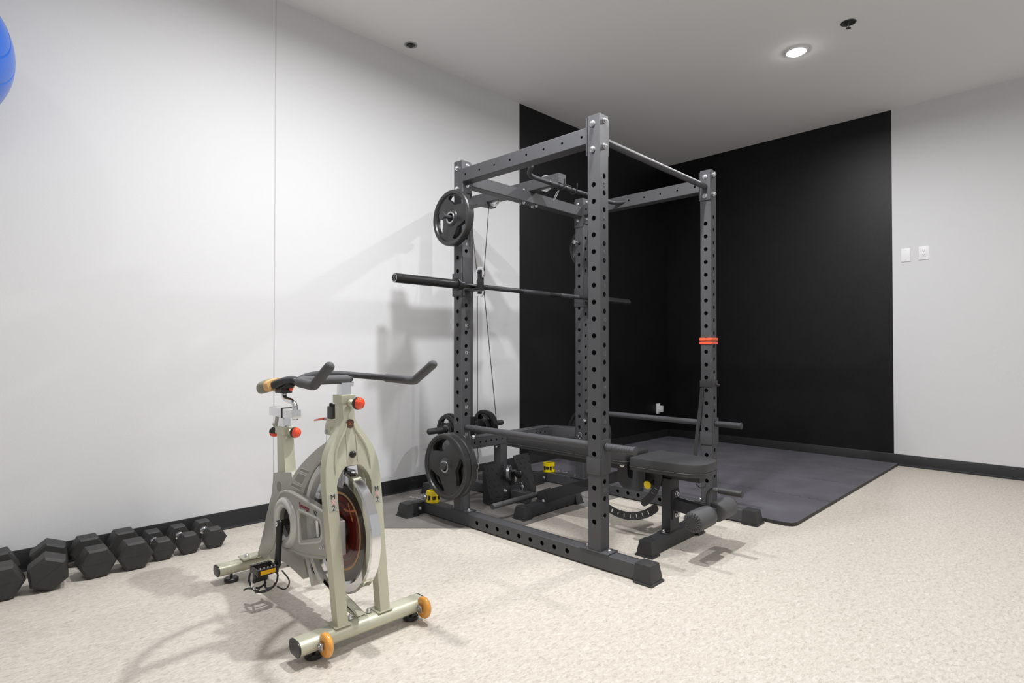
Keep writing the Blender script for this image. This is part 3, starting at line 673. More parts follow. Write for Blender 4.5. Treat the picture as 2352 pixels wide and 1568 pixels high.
# ------------------------------------------------------------------ bands on the right upright
def loop_band(m, a, z, hh, off=0.002, th=0.003, tilt=0.0):
    o = off+th; i_ = off
    for (x0, x1, y0, y1) in ((a-o, a-i_, -o, T_+o), (a+T_+i_, a+T_+o, -o, T_+o), (a-o, a+T_+o, -o, -i_), (a-o, a+T_+o, T_+i_, T_+o)):
        m.box(x0, x1, y0, y1, z-hh/2, z+hh/2, 0.001)
t = thing('resistance_band', 'orange rubber band wound twice around the right rack upright', 'resistance band', tuple(R2W(A_+0.036, 0.036, 1.06)))
for z in (1.0925, 1.0685): m = MB(RM); loop_band(m, A_, z, 0.0155, 0.0012, 0.0045); m.build('band_turn', M['band'], t)
t = thing('strap', 'dark fabric strap tied around the right upright with its tail hanging behind', 'strap', tuple(R2W(A_+0.036, 0.05, 0.75)))
m = MB(RM); loop_band(m, A_, 0.815, 0.040, 0.0012, 0.003); m.build('loop', M['strap'], t)
m = MB(RM); m.tube([(A_+0.05, -0.010, 0.81), (A_+0.072, -0.014, 0.806), (A_+0.084, -0.004, 0.80)], 0.006, 8, 3, cap='round'); m.build('knot', M['strap'], t)
m = MB(RM)
pts = [(A_-0.006, 0.060, 0.79), (A_-0.008, 0.072, 0.66), (A_-0.014, 0.088, 0.52), (A_-0.020, 0.100, 0.38), (A_-0.016, 0.104, 0.26)]
for p, q in zip(pts, pts[1:]):
    w0 = 0.012; m.hexa([(p[0]-0.0015, p[1]-w0, p[2]), (p[0]+0.0015, p[1]-w0, p[2]), (p[0]+0.0015, p[1]+w0, p[2]), (p[0]-0.0015, p[1]+w0, p[2]), (q[0]-0.0015, q[1]-w0, q[2]), (q[0]+0.0015, q[1]-w0, q[2]), (q[0]+0.0015, q[1]+w0, q[2]), (q[0]-0.0015, q[1]+w0, q[2])])
m.build('tail', M['strap'], t)

# ------------------------------------------------------------------ barbell lock collars and spring clips
def lock_collar(a, b, z, rz, label):
    X = RM @ Matrix.Translation((a, b, z)) @ Matrix.Rotation(rz, 4, 'Z') @ Matrix.Diagonal((1, 1, 1.22, 1))
    t = thing('barbell_collar', label, 'collar', tuple(R2W(a, b, z)), 'yellow barbell collars')
    m = MB(X); n = 28; ro, ri = 0.041, 0.026
    def ringp(z0, z1, r0, r1, a0, a1, mm):
        k = 14; out = []
        for i in range(k+1):
            an = a0+(a1-a0)*i/k
            out.append([mm.vert((r*cos(an), r*sin(an), zz)) for r, zz in ((r0, z0), (r1, z0), (r1, z1), (r0, z1))])
        for p, q in zip(out, out[1:]):
            for j in range(4): mm.face([p[j], p[(j+1) % 4], q[(j+1) % 4], q[j]])
        mm.face(out[0]); mm.face(list(reversed(out[-1])))
    ringp(0.0005, 0.016, ri, ro, 0.12, 2*pi-0.12, m); ringp(0.036, 0.056, ri, ro, 0.12, 2*pi-0.12, m)
    for an in (0.5, 1.35, 2.4, 3.35, 4.2, 5.1, 5.8): ringp(0.013, 0.041, ri, ro-0.002, an-0.16, an+0.16, m)
    m.box(0.034, 0.050, -0.022, 0.022, 0.036, 0.060, 0.003); m.box(0.034, 0.048, -0.020, 0.020, 0.0005, 0.016, 0.003)
    m.build('shell', M['yellow'], t)
    m = MB(X); m.lathe((0, 0, 0.004), (0, 0, 1), [(ri-0.002, 0), (ri+0.006, 0), (ri+0.006, 0.046), (ri-0.002, 0.046)], 28, closed=False); m.box(-0.030, 0.030, 0.030, 0.036, 0.014, 0.038, 0.001); m.box(-0.030, 0.030, -0.036, -0.030, 0.014, 0.038, 0.001); m.build('inner_ring', M['plasticblack'], t)
def spring_clip(a, b, z, rz, label, sc=1.0):
    X = RM @ Matrix.Translation((a, b, z)) @ Matrix.Rotation(rz, 4, 'Z') @ Matrix.Scale(sc, 4)
    t = thing('spring_clip', label, 'spring clip', tuple(R2W(a, b, z)), 'steel spring clips beside the yellow collars')
    m = MB(X); pts = [(0.027*cos(t_), 0.027*sin(t_), 0.004+0.0022*t_/1.0) for t_ in [0.4+2*pi*2.2*i/40 for i in range(41)]]
    m.tube(pts, 0.0028, 8, 1); m.build('coil', M['chrome'], t)
    m = MB(X); m.tube([(0.0265, 0.006, 0.006), (0.055, 0.004, 0.010), (0.075, 0.010, 0.014), (0.100, 0.010, 0.018), (0.104, 0.0, 0.019), (0.098, -0.008, 0.018), (0.072, -0.006, 0.012), (0.055, -0.001, 0.010)], 0.0022, 8, 3); m.build('loop_handle', M['chrome'], t)
lock_collar(0.032, 1.288, 0.077, radians(-115), 'yellow and black barbell lock collar on the base rail beside the left rubber foot')
spring_clip(0.030, 1.366, 0.077, radians(135), 'chrome spring clip lying beside the left yellow collar', 0.95)
lock_collar(A_+0.036, 1.345, 0.077, radians(-60), 'yellow and black barbell lock collar on the rear rail in front of the black wall')
spring_clip(A_+0.036, 1.250, 0.077, radians(-80), 'chrome spring clip beside the rear yellow collar by the black wall', 0.8)

# ------------------------------------------------------------------ adjustable bench (rack frame)
AC = 0.558
PF_ = M['powder_fine']
bench = thing('adjustable_bench', 'black padded adjustable bench lying flat inside the rack, with foam leg rollers', 'bench', tuple(R2W(AC, 0.35, 0)))
def foot_tube(b0, b1, a0, a1, nm):
    m = MB(RM); m.box(a0+0.05, a1-0.05, b0, b1, 0.008, 0.074, 0.003); f = m.build(nm, PF_, bench)
    m = MB(RM); rubber_cap(m, a0, a0+0.06, b0-0.002, b1+0.002, 0.0775, 'x+'); m.build('rubber_cap', M['rubber'], f)
    m = MB(RM); rubber_cap(m, a1-0.06, a1, b0-0.002, b1+0.002, 0.0775, 'x-'); m.build('rubber_cap', M['rubber'], f)
    return f
ff = foot_tube(-0.088, -0.026, 0.300, 0.845, 'front_foot'); rf = foot_tube(0.780, 0.845, 0.318, 0.880, 'rear_foot')
m = MB(RM); m.box(0.506, 0.600, -0.083, -0.033, 0.079, 0.352, 0.002); lg = m.build('front_leg', PF_, bench)
m = MB(RM); m.box(0.462, 0.645, -0.086, -0.028, 0.0745, 0.079, 0.002); m.build('base_plate', PF_, lg)
for a in (0.482, 0.625): m = MB(RM); m.bolt((a, -0.057, 0.079), Z3, 0.009); m.build('bolt', M['zinc'], lg)
# spine: sloping tube then level up to the front leg
a0, a1 = AC-0.026, AC+0.026
m = MB(RM); m.prism([(0.860, 0.062), (0.860, 0.120), (0.225, 0.357), (-0.080, 0.357), (-0.080, 0.300), (0.210, 0.300), (0.80, 0.062)], 'x', a0, a1, bev=0.002); sp = m.build('spine', PF_, bench)
m = MB(RM); m.prism([(0.775, 0.075), (0.850, 0.075), (0.850, 0.125), (0.80, 0.150)], 'x', a0-0.006, a1+0.006, bev=0.001); m.box(AC-0.06, AC+0.06, 0.775, 0.85, 0.0745, 0.079, 0.001); br = m.build('foot_bracket', PF_, rf)
for a in (AC-0.048, AC+0.048): m = MB(RM); m.bolt((a, 0.79, 0.079), Z3, 0.009); m.build('bolt', M['zinc'], br)
m = MB(RM); m.tube([(AC+0.01, 0.878, 0.100), (0.150, 0.878, 0.100)], 0.0165, 16, 1); m.build('transport_handle', M['foam'], bench)
# seat and back pad
def pad(pts, z0, z1, nm):
    m = MB(RM); m.prism(pts, 'z', z0+0.016, z1, bev=0.013); o = m.build(nm, M['vinyl'], bench, angle=60)
    m = MB(RM); m.prism([((p[0]-AC)*0.985+AC, p[1]) for p in pts], 'z', z0, z0+0.020, bev=0.004); m.build('underside_board', M['vinyl'], o)
    n = len(pts); m = MB(RM); m.tube([(p[0], p[1], z0+0.019) for p in pts], 0.0028, 6, 1, closed=True); m.build('piping', M['vinyl'], o)
    return o
def rpoly(cor, r, k=6):
    out = []; n = len(cor)
    for i in range(n):
        p = Vector(cor[i]); a = (Vector(cor[i-1])-p).normalized(); b = (Vector(cor[(i+1) % n])-p).normalized()
        rr_ = r[i] if isinstance(r, (list, tuple)) else r
        p0 = p+a*rr_; p1 = p+b*rr_
        for j in range(k+1):
            t = j/k; q = p0*(1-t)**2+p*(2*t*(1-t))+p1*t*t; out.append((q.x, q.y))
    return out
pad(rpoly([(AC-0.162, 0.105), (AC+0.162, 0.105), (AC+0.150, -0.11), (AC+0.125, -0.285), (AC-0.125, -0.285), (AC-0.150, -0.11)], [0.035, 0.035, 0.05, 0.10, 0.10, 0.05]), 0.392, 0.458, 'seat')
pad(rpoly([(AC-0.118, 1.062), (AC+0.118, 1.062), (AC+0.128, 0.14), (AC-0.128, 0.14)], 0.035), 0.402, 0.466, 'back_pad')
m = MB(RM); m.box(AC-0.032, AC+0.032, -0.235, 0.10, 0.352, 0.391, 0.002); m.build('seat_support', PF_, bench)
m = MB(RM); m.box(AC-0.030, AC+0.030, 0.17, 0.93, 0.357, 0.4015, 0.002); m.build('back_support', PF_, bench)
for b_ in (-0.19, -0.04): m = MB(RM); m.bolt((AC-0.055, b_, 0.391), (0, 0, -1), 0.007); m.box(AC-0.075, AC+0.075, b_-0.018, b_+0.018, 0.385, 0.3915); m.build('pad_bracket', PF_, bench)
def arc_plate(cb, cz, r0, r1, an0, an1, a, th, slots, nm):
    k = 22; out = []
    for i in range(k+1): t = radians(an0+(an1-an0)*i/k); out.append((cb+r1*cos(t), cz+r1*sin(t)))
    t1 = radians(an1); rm_ = (r0+r1)/2; hw = (r1-r0)/2; sg = 1 if an1 > an0 else -1
    for i in range(1, 6): q = pi*i/6; out.append((cb+(rm_+hw*cos(q))*cos(t1)-sg*hw*sin(q)*sin(t1), cz+(rm_+hw*cos(q))*sin(t1)+sg*hw*sin(q)*cos(t1)))
    for i in range(k, -1, -1): t = radians(an0+(an1-an0)*i/k); out.append((cb+r0*cos(t), cz+r0*sin(t)))
    holes = []
    for s_ in slots:
        t = radians(s_); d = Vector((cos(t), sin(t))); n_ = Vector((-d.y, d.x)); c = Vector((cb, cz))+d*rm_
        holes.append([tuple(c+d*x+n_*y) for x, y in ((-0.010, -0.004), (0.010, -0.004), (0.010, 0.004), (-0.010, 0.004))])
    m = MB(RM); m.prism(out, 'x', a, a+th, holes=holes if holes else None); return m.build(nm, PF_, bench)
arc_plate(0.213, 0.391, 0.266, 0.309, 300, 228, AC-0.031, 0.005, [238, 246, 254, 262, 270, 278, 286], 'back_adjustment_arc')
m = MB(RM); m.prism([(0.335, 0.150), (0.365, 0.165), (0.40, 0.36), (0.34, 0.36)], 'x', AC-0.031, AC-0.026); m.build('arc_arm', PF_, bench)
arc_plate(0.213, 0.391, 0.215, 0.255, 185, 232, AC-0.060, 0.005, [205, 213], 'seat_adjustment_arc')
for a in (AC-0.060, AC+0.055):
    m = MB(RM); m.prism(rpoly([(0.235, 0.415), (0.175, 0.415), (0.170, 0.325), (0.075, 0.315), (0.070, 0.262), (0.20, 0.262), (0.235, 0.30)], 0.016, 3), 'x', a, a+0.005); hb = m.build('hinge_bracket', PF_, bench)
    m = MB(RM); m.prism(rpoly([(0.130, 0.390), (0.055, 0.390), (0.060, 0.300), (0.095, 0.262), (0.140, 0.262)], 0.010, 2), 'x', a-0.006 if a < AC else a+0.006, a-0.001 if a < AC else a+0.011); m.build('seat_bracket', PF_, bench)
    m = MB(RM); m.bolt((a if a < AC else a+0.005, 0.205, 0.392), (-1 if a < AC else 1, 0, 0), 0.012); m.build('bolt', M['zinc'], hb)
m = MB(RM); m.cyl((AC-0.061, 0.018, 0.318), (AC-0.085, 0.020, 0.317), 0.010, 14); m.cyl((AC-0.061, 0.018, 0.318), (AC-0.026, 0.018, 0.318), 0.014, 14); kb = m.build('pull_pin', M['plasticblack'], bench)
m = MB(RM); m.lathe((AC-0.082, 0.021, 0.316), (-1, 0.1, -0.05), [(0.008, 0), (0.010, 0.010), (0.020, 0.014), (0.021, 0.022), (0.018, 0.025), (0, 0.025)], 24); m.build('knob', M['yellow'], kb)
# leg roller assembly
m = MB(RM); m.box(AC-0.036, AC+0.036, -0.089, -0.0835, 0.140, 0.290, 0.001); lp = m.build('roller_flange', PF_, bench)
for z in (0.268, 0.162): m = MB(RM); m.bolt((AC+0.0, -0.089, z), (0, -1, 0), 0.012); m.build('bolt', M['zinc'], lp)
m = MB(RM); m.hexa([(AC-0.024, -0.300, 0.170), (AC+0.024, -0.300, 0.170), (AC+0.024, -0.089, 0.185), (AC-0.024, -0.089, 0.185), (AC-0.024, -0.300, 0.228), (AC+0.024, -0.300, 0.228), (AC+0.024, -0.089, 0.246), (AC-0.024, -0.089, 0.246)], 0.002); m.build('roller_arm', PF_, bench)
m = MB(RM); m.cyl((AC-0.200, -0.283, 0.203), (AC+0.200, -0.283, 0.203), 0.0125, 18); m.build('roller_axle', M['steelgrey'], bench)
for s_ in (-1, 1):
    m = MB(RM); m.lathe((AC+0.032*s_, -0.283, 0.203), (s_, 0, 0), [(0.012, 0), (0.040, 0.002), (0.050, 0.012), (0.051, 0.05), (0.051, 0.145), (0.049, 0.168), (0.040, 0.180), (0.030, 0.181), (0.012, 0.178)], 36); ro = m.build('foam_roller', M['foam'], bench, angle=50)
    m = MB(RM)
    for i in range(20):
        t = 2*pi*i/20; c0 = Vector((AC+0.208*s_, -0.283+0.042*cos(t), 0.203+0.042*sin(t)))
        m.tube([c0+Vector((0.006*s_, -0.010*cos(t), -0.010*sin(t))), c0+Vector((0.001*s_, 0.004*cos(t), 0.004*sin(t)))], [0.0042, 0.0025], 6, 1, cap='round')
    m.build('gathered_rim', M['vinyl'], ro)
    m = MB(RM); m.cyl((AC+0.210*s_, -0.283, 0.203), (AC+0.2165*s_, -0.283, 0.203), 0.0315, 28, bev=0.002); m.build('end_disc', M['vinyl'], ro)
m = MB(RM); m.tube([(AC+0.004, -0.262, 0.215), (AC+0.004, -0.262, 0.28), (AC+0.004, -0.275, 0.312), (AC+0.004, -0.305, 0.325), (AC+0.004, -0.43, 0.325)], 0.0115, 14, 4); hh = m.build('grab_handle', M['foam'], bench)
m = MB(RM); m.cyl((AC+0.004, -0.318, 0.325), (AC+0.004, -0.436, 0.325), 0.0155, 20, bev=0.003); m.cyl((AC+0.004, -0.428, 0.325), (AC+0.004, -0.438, 0.325), 0.0175, 20, bev=0.003); m.build('grip', M['rubber'], hh)
m = MB(RM); m.tube([(AC+0.03, -0.232, 0.365), (AC+0.05, -0.225, 0.32), (AC+0.09, -0.18, 0.30), (AC+0.12, -0.14, 0.31)], 0.0025, 6, 5); m.build('pin_lanyard', M['plasticblack'], bench)
t = thing('spring_clip', 'thin chrome clip left lying on the flat back pad of the bench', 'spring clip', tuple(R2W(AC, 0.86, 0.467)))
m = MB(RM); m.tube([(AC-0.05, 0.90, 0.470), (AC+0.01, 0.875, 0.471), (AC+0.055, 0.850, 0.472)], 0.0028, 8, 2); m.build('wire', M['chrome'], t)
m = MB(RM); m.tube([(AC-0.075+0.022*cos(q), 0.905+0.022*sin(q), 0.4695+0.001*q) for q in [2*pi*1.8*i/24 for i in range(25)]], 0.0024, 6, 1); m.build('coil', M['chrome'], t)

# ------------------------------------------------------------------ dumbbells along the wall
def dumbbell(s_, L, hl, label, loc, roll=0.0, yaw=0.0, chromeh=True):
    # axis along Y, base on the floor; s_: hexagon side, L: total length, hl: head length
    t = thing('hex_dumbbell', label, 'dumbbell', (loc[0], loc[1], 0), 'black hex dumbbells lined up along the white wall')
    ang0 = roll; lo = min(sin(ang0+k*pi/3) for k in range(6))*s_
    zc = -lo+0.0005
    X = Matrix.Translation((loc[0], loc[1], zc)) @ Matrix.Rotation(yaw, 4, 'Z') @ Matrix.Rotation(0, 4, 'Y')
    for sg in (-1, 1):
        m = MB(X); y_out = sg*L/2; y_in = sg*(L/2-hl); b = s_*0.13
        rings = []
        for r, y in ((s_-b, y_in), (s_, y_in+sg*b*0.8), (s_, y_out-sg*b*0.9), (s_-b*1.15, y_out)):
            rings.append([m.vert((r*cos(ang0+k*pi/3), y, r*sin(ang0+k*pi/3))) for k in range(6)])
        for p, q in zip(rings, rings[1:]):
            for i in range(6): j = (i+1) % 6; m.face([p[i], p[j], q[j], q[i]])
        m.face(rings[0]); m.face(rings[-1])
        bmesh.ops.recalc_face_normals(m.bm, faces=m.bm.faces[:])
        bmesh.ops.bevel(m.bm, geom=m.bm.edges[:], offset=s_*0.022, segments=2, affect='EDGES', profile=0.7)
        # mould seam across the end face
        hd = m.build('hex_head', M['dumbbell'], t, angle=30)
        m = MB(X); c0 = ang0+0.0; w_ = (s_-b)*0.93
        m.tube([(w_*cos(ang0), y_out+sg*0.0002, w_*sin(ang0)), (-w_*cos(ang0), y_out+sg*0.0002, -w_*sin(ang0))], 0.0007, 5, 1); m.build('mould_line', M['dumbbell'], hd)
    m = MB(X); gl = L/2-hl+0.004
    m.lathe((0, -gl, 0), (0, 1, 0), [(0.0125, 0), (0.0125, gl*0.12), (0.0145, gl*0.5), (0.0165, gl), (0.0145, gl*1.5), (0.0125, gl*1.88), (0.0125, gl*2)], 20); hnd = m.build('handle', M['chrome'], t)
    m = MB(X)
    for sg in (-1, 1): m.lathe((0, sg*(gl-0.002), 0), (0, -sg, 0), [(0.021, 0), (0.021, 0.004), (0.018, 0.008), (0.0185, 0.011), (0.0145, 0.014)], 20, closed=False)
    m.build('handle_collar', M['chrome'], hnd)
    return t
DB = [(0.080, 0.335, 0.105, 0.180, 3.305, 0, 0.0, 'big black hex dumbbell cut off by the left edge of the photo'),
      (0.0755, 0.335, 0.110, 0.349, 3.290, radians(38), -0.12, 'big black hex dumbbell rolled onto an edge, leaning at its left neighbour'),
      (0.0735, 0.315, 0.098, 0.509, 3.318, 0, 0.0, 'black hex dumbbell third from the left end of the row'),
      (0.0735, 0.315, 0.100, 0.655, 3.312, 0, 0.0, 'black hex dumbbell fourth in the row, last of the big ones'),
      (0.056, 0.262, 0.078, 0.780, 3.330, 0, 0.0, 'small black hex dumbbell touching the right side of the last big one'),
      (0.056, 0.258, 0.072, 0.898, 3.335, 0, 0.0, 'small black hex dumbbell second from the right end of the row'),
      (0.0565, 0.255, 0.066, 1.019, 3.338, 0, 0.0, 'small black hex dumbbell at the right end of the row, nearest the bike')]
for s_, L, hl, x, y, ro, yw, lab in DB: dumbbell(s_, L, hl, lab, (x, y), ro, yw)

# ------------------------------------------------------------------ exercise bike (world frame)
C = 1.066
BK = M['bike']
bike = thing('exercise_bike', 'silver-green spin exercise bike with chrome flywheel on the pale floor', 'exercise bike', (C, 2.28, 0))
def stadium_bar(x0, x1, yc, zc, w, h, nm, parent):
    r = h/2; k = 8; pl = []
    for i in range(k+1): t = -pi/2+pi*i/k; pl.append((yc+w/2-r+r*cos(t), zc+r*sin(t)))
    for i in range(k+1): t = pi/2+pi*i/k; pl.append((yc-w/2+r+r*cos(t), zc+r*sin(t)))
    m = MB(); m.prism(pl, 'x', x0, x1); o = m.build(nm, BK, parent, angle=40)
    for xx, s_ in ((x0, -1), (x1, 1)):
        m = MB(); m.prism([((p[0]-yc)*1.02+yc, (p[1]-zc)*1.02+zc) for p in pl], 'x', xx, xx+0.006*s_, bev=0.002); m.build('end_cap', M['plasticblack'], o)
    return o
fbar = stadium_bar(0.830, 1.318, 1.840, 0.058, 0.082, 0.050, 'front_foot_bar', bike)
rbar = stadium_bar(0.868, 1.264, 2.712, 0.060, 0.072, 0.046, 'rear_foot_bar', bike)
for (x, y) in ((0.895, 1.848), (1.283, 1.848), (0.925, 2.708), (1.207, 2.708)):
    m = MB(); m.cyl((x, y, 0.0005), (x, y, 0.018), 0.030, 26, bev=0.004); m.cyl((x, y, 0.016), (x, y, 0.040), 0.006, 10); m.build('levelling_foot', M['plasticblack'], bike)
for x in (0.912, 1.305):
    m = MB(); m.lathe((x-0.004, 1.788, 0.057), (1, 0, 0), [(0.016, -0.011), (0.028, -0.012), (0.035, -0.010), (0.0395, -0.004), (0.0395, 0.004), (0.035, 0.010), (0.028, 0.012), (0.016, 0.011)], 36); cw = m.build('transport_caster', M['ambercaster'], bike, angle=60)
    m = MB(); m.lathe((x-0.004, 1.788, 0.057), (1, 0, 0), [(0.0, -0.0115), (0.008, -0.0115), (0.010, -0.009), (0.016, -0.009), (0.016, 0.009), (0, 0.011)], 24); m.build('bearing', M['copper'], cw)
    m = MB(); m.box(x-0.024, x-0.020, 1.776, 1.812, 0.045, 0.070, 0.001); m.cyl((x-0.026, 1.788, 0.057), (x+0.012, 1.788, 0.057), 0.005, 12); m.lathe((x-0.024, 1.788, 0.057), (-1, 0, 0), [(0.013, 0), (0.013, 0.003), (0.006, 0.004), (0.006, 0.007), (0, 0.007)], 18); m.build('caster_bracket', M['steelgrey'], cw)
# front fork: crown plate with arched opening, legs down to the foot bar; raked plane
def fy(z): return 1.812+0.165*(z-0.09)
def slab(poly, front, dep, nm, mt, bev=0.004, par=bike, holes=None):
    # poly in (x, z), extruded backwards from the raked front plane
    m = MB(Matrix.Identity(4)); t = MB(); t.prism(poly, 'y', 0.0, dep, bev=bev, holes=holes)
    for v in t.bm.verts: v.co.y += fy(v.co.z)+front
    m.merge(t.bm); return m.build(nm, mt, par, angle=40)
cx = C
outer_l = [(cx-0.023, 0.860), (cx-0.023, 0.775), (cx-0.045, 0.735), (cx-0.075, 0.695), (cx-0.095, 0.655), (cx-0.106, 0.61), (cx-0.110, 0.55), (cx-0.108, 0.40), (cx-0.103, 0.085)]
inner_l = [(cx-0.063, 0.085), (cx-0.066, 0.40), (cx-0.068, 0.545), (cx-0.060, 0.570), (cx-0.040, 0.598), (cx-0.026, 0.608)]
poly = outer_l+inner_l+[(2*cx-x, z) for x, z in reversed(inner_l)]+[(2*cx-x, z) for x, z in reversed(outer_l)]
fork = slab(poly, 0.0, 0.042, 'fork', BK, bev=0.0035)
# raised ridges on the crown and centre channel
for s_ in (-1, 1):
    m = MB(); pts = [(cx+s_*0.014, fy(z)-0.002, z) for z in (0.76,)]+[(cx+s_*x, fy(z)-0.001, z) for x, z in ((0.020, 0.735), (0.040, 0.705), (0.058, 0.670), (0.068, 0.630), (0.070, 0.590))]
    m.tube(pts, [0.003, 0.005, 0.006, 0.006, 0.005, 0.002], 8, 3); m.build('crown_ridge', BK, fork)
    m = MB(); m.tube([(cx+s_*0.020, fy(0.72)-0.0005, 0.72), (cx+s_*0.020, fy(0.62)-0.0005, 0.62)], 0.0022, 6, 1); m.build('crown_crease', BK, fork)
# inner flanks under the crown (webs)
for s_ in (-1, 1):
    xa = cx+s_*0.060
    m = MB(); m.hexa([(xa-0.004, fy(0.40)+0.036, 0.40), (xa+0.004, fy(0.40)+0.036, 0.40), (xa+0.004, fy(0.40)+0.062, 0.40), (xa-0.004, fy(0.40)+0.062, 0.40),
                      (xa-0.004, fy(0.60)+0.036, 0.60), (xa+0.004, fy(0.60)+0.036, 0.60), (xa+0.004, fy(0.60)+0.075, 0.60), (xa-0.004, fy(0.60)+0.075, 0.60)]); m.build('inner_web', BK, fork)
for s_ in (-1, 1):
    x = cx+s_*0.083; m = MB(); m.box(x-0.030, x+0.030, 1.808, 1.872, 0.0835, 0.0875, 0.001); m.build('foot_weld_plate', BK, fbar)
for x in (cx-0.040, cx+0.035): m = MB(); m.bolt((x, 1.845, 0.0865), Z3, 0.008); m.build('bolt', M['zinc'], fbar)
# head tube + collar, badge, bumper
m = MB(); m.hexa([(cx-0.024, 1.920, 0.70), (cx+0.024, 1.920, 0.70), (cx+0.024, 1.985, 0.70), (cx-0.024, 1.985, 0.70), (cx-0.024, 1.9405, 0.858), (cx+0.024, 1.9405, 0.858), (cx+0.024, 1.992, 0.858), (cx-0.024, 1.992, 0.858)], 0.003); hdt = m.build('head_tube', BK, bike)
m = MB(); m.box(cx-0.029, cx+0.029, 1.931, 1.998, 0.832, 0.861, 0.003); m.build('head_collar', BK, hdt)
m = MB(); y = fy(0.752)-0.0025; m.cyl((cx, y+0.003, 0.757), (cx, y-0.001, 0.757), 0.0165, 28, bev=0.001); bd = m.build('badge', M['brown'], fork)
m = MB(); m.text('X', 0.018, (cx, y-0.0012, 0.757), X3, Z3, 0.0003); m.build('badge_mark', M['orangeprint'], bd)
m = MB(); m.sphere((cx, fy(0.645)-0.003, 0.648), 0.0125, 18); m.build('rubber_bumper', M['plasticblack'], fork)
# stem and clamp
m = MB(); m.box(cx-0.019, cx+0.019, 1.948, 1.986, 0.80, 0.899, 0.002); st = m.build('handlebar_stem', M['chrome'], bike)
m = MB(); m.box(cx-0.016, cx+0.034, 1.955, 1.985, 0.890, 0.906, 0.002); m.build('clamp', M['chrome'], st)
def ballknob(c, d, nm):
    d = Vector(d).normalized(); c = Vector(c); m = MB(); m.cyl(c, c+d*0.022, 0.0085, 14); m.lathe(c+d*0.001, d, [(0.013, 0), (0.013, 0.008), (0.009, 0.011)], 18); k = m.build(nm, BK, bike)
    q = c+d*0.040; m = MB(); m.lathe(q, d, [(0.010, -0.021), (0.017, -0.016), (0.0225, -0.008), (0.0235, 0.0), (0.0230, 0.003)], 28); m.build('knob_base', M['plasticblack'], k)
    m = MB(); m.lathe(q, d, [(0.0225, 0.002), (0.0220, 0.008), (0.0185, 0.015), (0.012, 0.020), (0.0, 0.0225)], 28); m.build('knob_cap', M['redplastic'], k)
ballknob((cx+0.004, 1.930, 0.832), (0.35, -1, 0.0), 'height_knob')
# handlebar
hb = MB(); g = 0.0165
zc = 0.912
hb.tube([(1.270, 1.80, zc), (1.262, 1.95, zc+0.003), (1.245, 2.03, zc+0.006), (1.205, 2.085, zc+0.011), (1.16, 2.105, zc+0.016), (1.10, 2.105, zc+0.020), (1.02, 2.085, zc+0.022), (0.95, 2.04, zc+0.016), (0.895, 1.97, zc+0.008)], 0.0125, 14, 5)
hb.tube([(1.092, 1.972, zc+0.005), (1.03, 1.975, zc+0.006)], 0.0125, 14, 1, cap='round')
hbar = hb.build('handlebar', M['powder_fine'], bike)
m = MB(); m.tube([(1.269, 1.995, zc+0.003), (1.271, 1.90, zc+0.001), (1.272, 1.815, zc), (1.273, 1.785, zc+0.014), (1.275, 1.700, zc+0.062)], 0.0165, 18, 5, cap='round'); m.build('foam_grip', M['foam'], hbar, angle=60)
m = MB(); m.tube([(1.078, 1.972, zc+0.005), (0.99, 1.966, zc+0.006), (0.912, 1.958, zc+0.006), (0.875, 1.922, zc+0.004), (0.872, 1.850, zc), (0.868, 1.80, zc), (0.868, 1.775, zc+0.014), (0.868, 1.695, zc+0.062)], [0.0165]*8, 18, 6, cap='round'); m.build('foam_grip', M['foam'], hbar, angle=60)
# resistance lever under the stem
m = MB(); m.box(cx-0.012, cx+0.012, 2.03, 2.075, 0.765, 0.812, 0.004); m.cyl((cx, 2.05, 0.81), (cx, 2.05, 0.825), 0.0145, 18, bev=0.003); m.build('resistance_knob', M['plasticblack'], bike)
m = MB(); m.hexa([(cx-0.014, 1.985, 0.735), (cx+0.014, 1.985, 0.735), (cx+0.014, 2.085, 0.735), (cx-0.014, 2.085, 0.735), (cx-0.014, 1.985, 0.765), (cx+0.014, 1.985, 0.765), (cx+0.014, 2.075, 0.765), (cx-0.014, 2.075, 0.765)], 0.003); m.box(cx-0.008, cx+0.008, 2.055, 2.10, 0.700, 0.738, 0.003); lv = m.build('lever_mount', BK, bike)
m = MB(); m.tube([(cx, 2.08, 0.762), (cx, 2.12, 0.757)], 0.006, 10, 1); m.cyl((cx-0.012, 2.088, 0.712), (cx+0.012, 2.088, 0.712), 0.008, 12); m.tube([(cx, 2.10, 0.70), (cx, 2.10, 0.64)], 0.0018, 6, 1); m.build('cable_fitting', M['steelgrey'], lv)
m = MB(); m.hexa([(cx-0.010, 2.115, 0.755), (cx+0.010, 2.115, 0.755), (cx+0.007, 2.195, 0.742), (cx-0.007, 2.195, 0.742), (cx-0.010, 2.115, 0.764), (cx+0.010, 2.115, 0.764), (cx+0.007, 2.195, 0.749), (cx-0.007, 2.195, 0.749)], 0.002); m.build('lever_handle', M['redplastic'], lv)
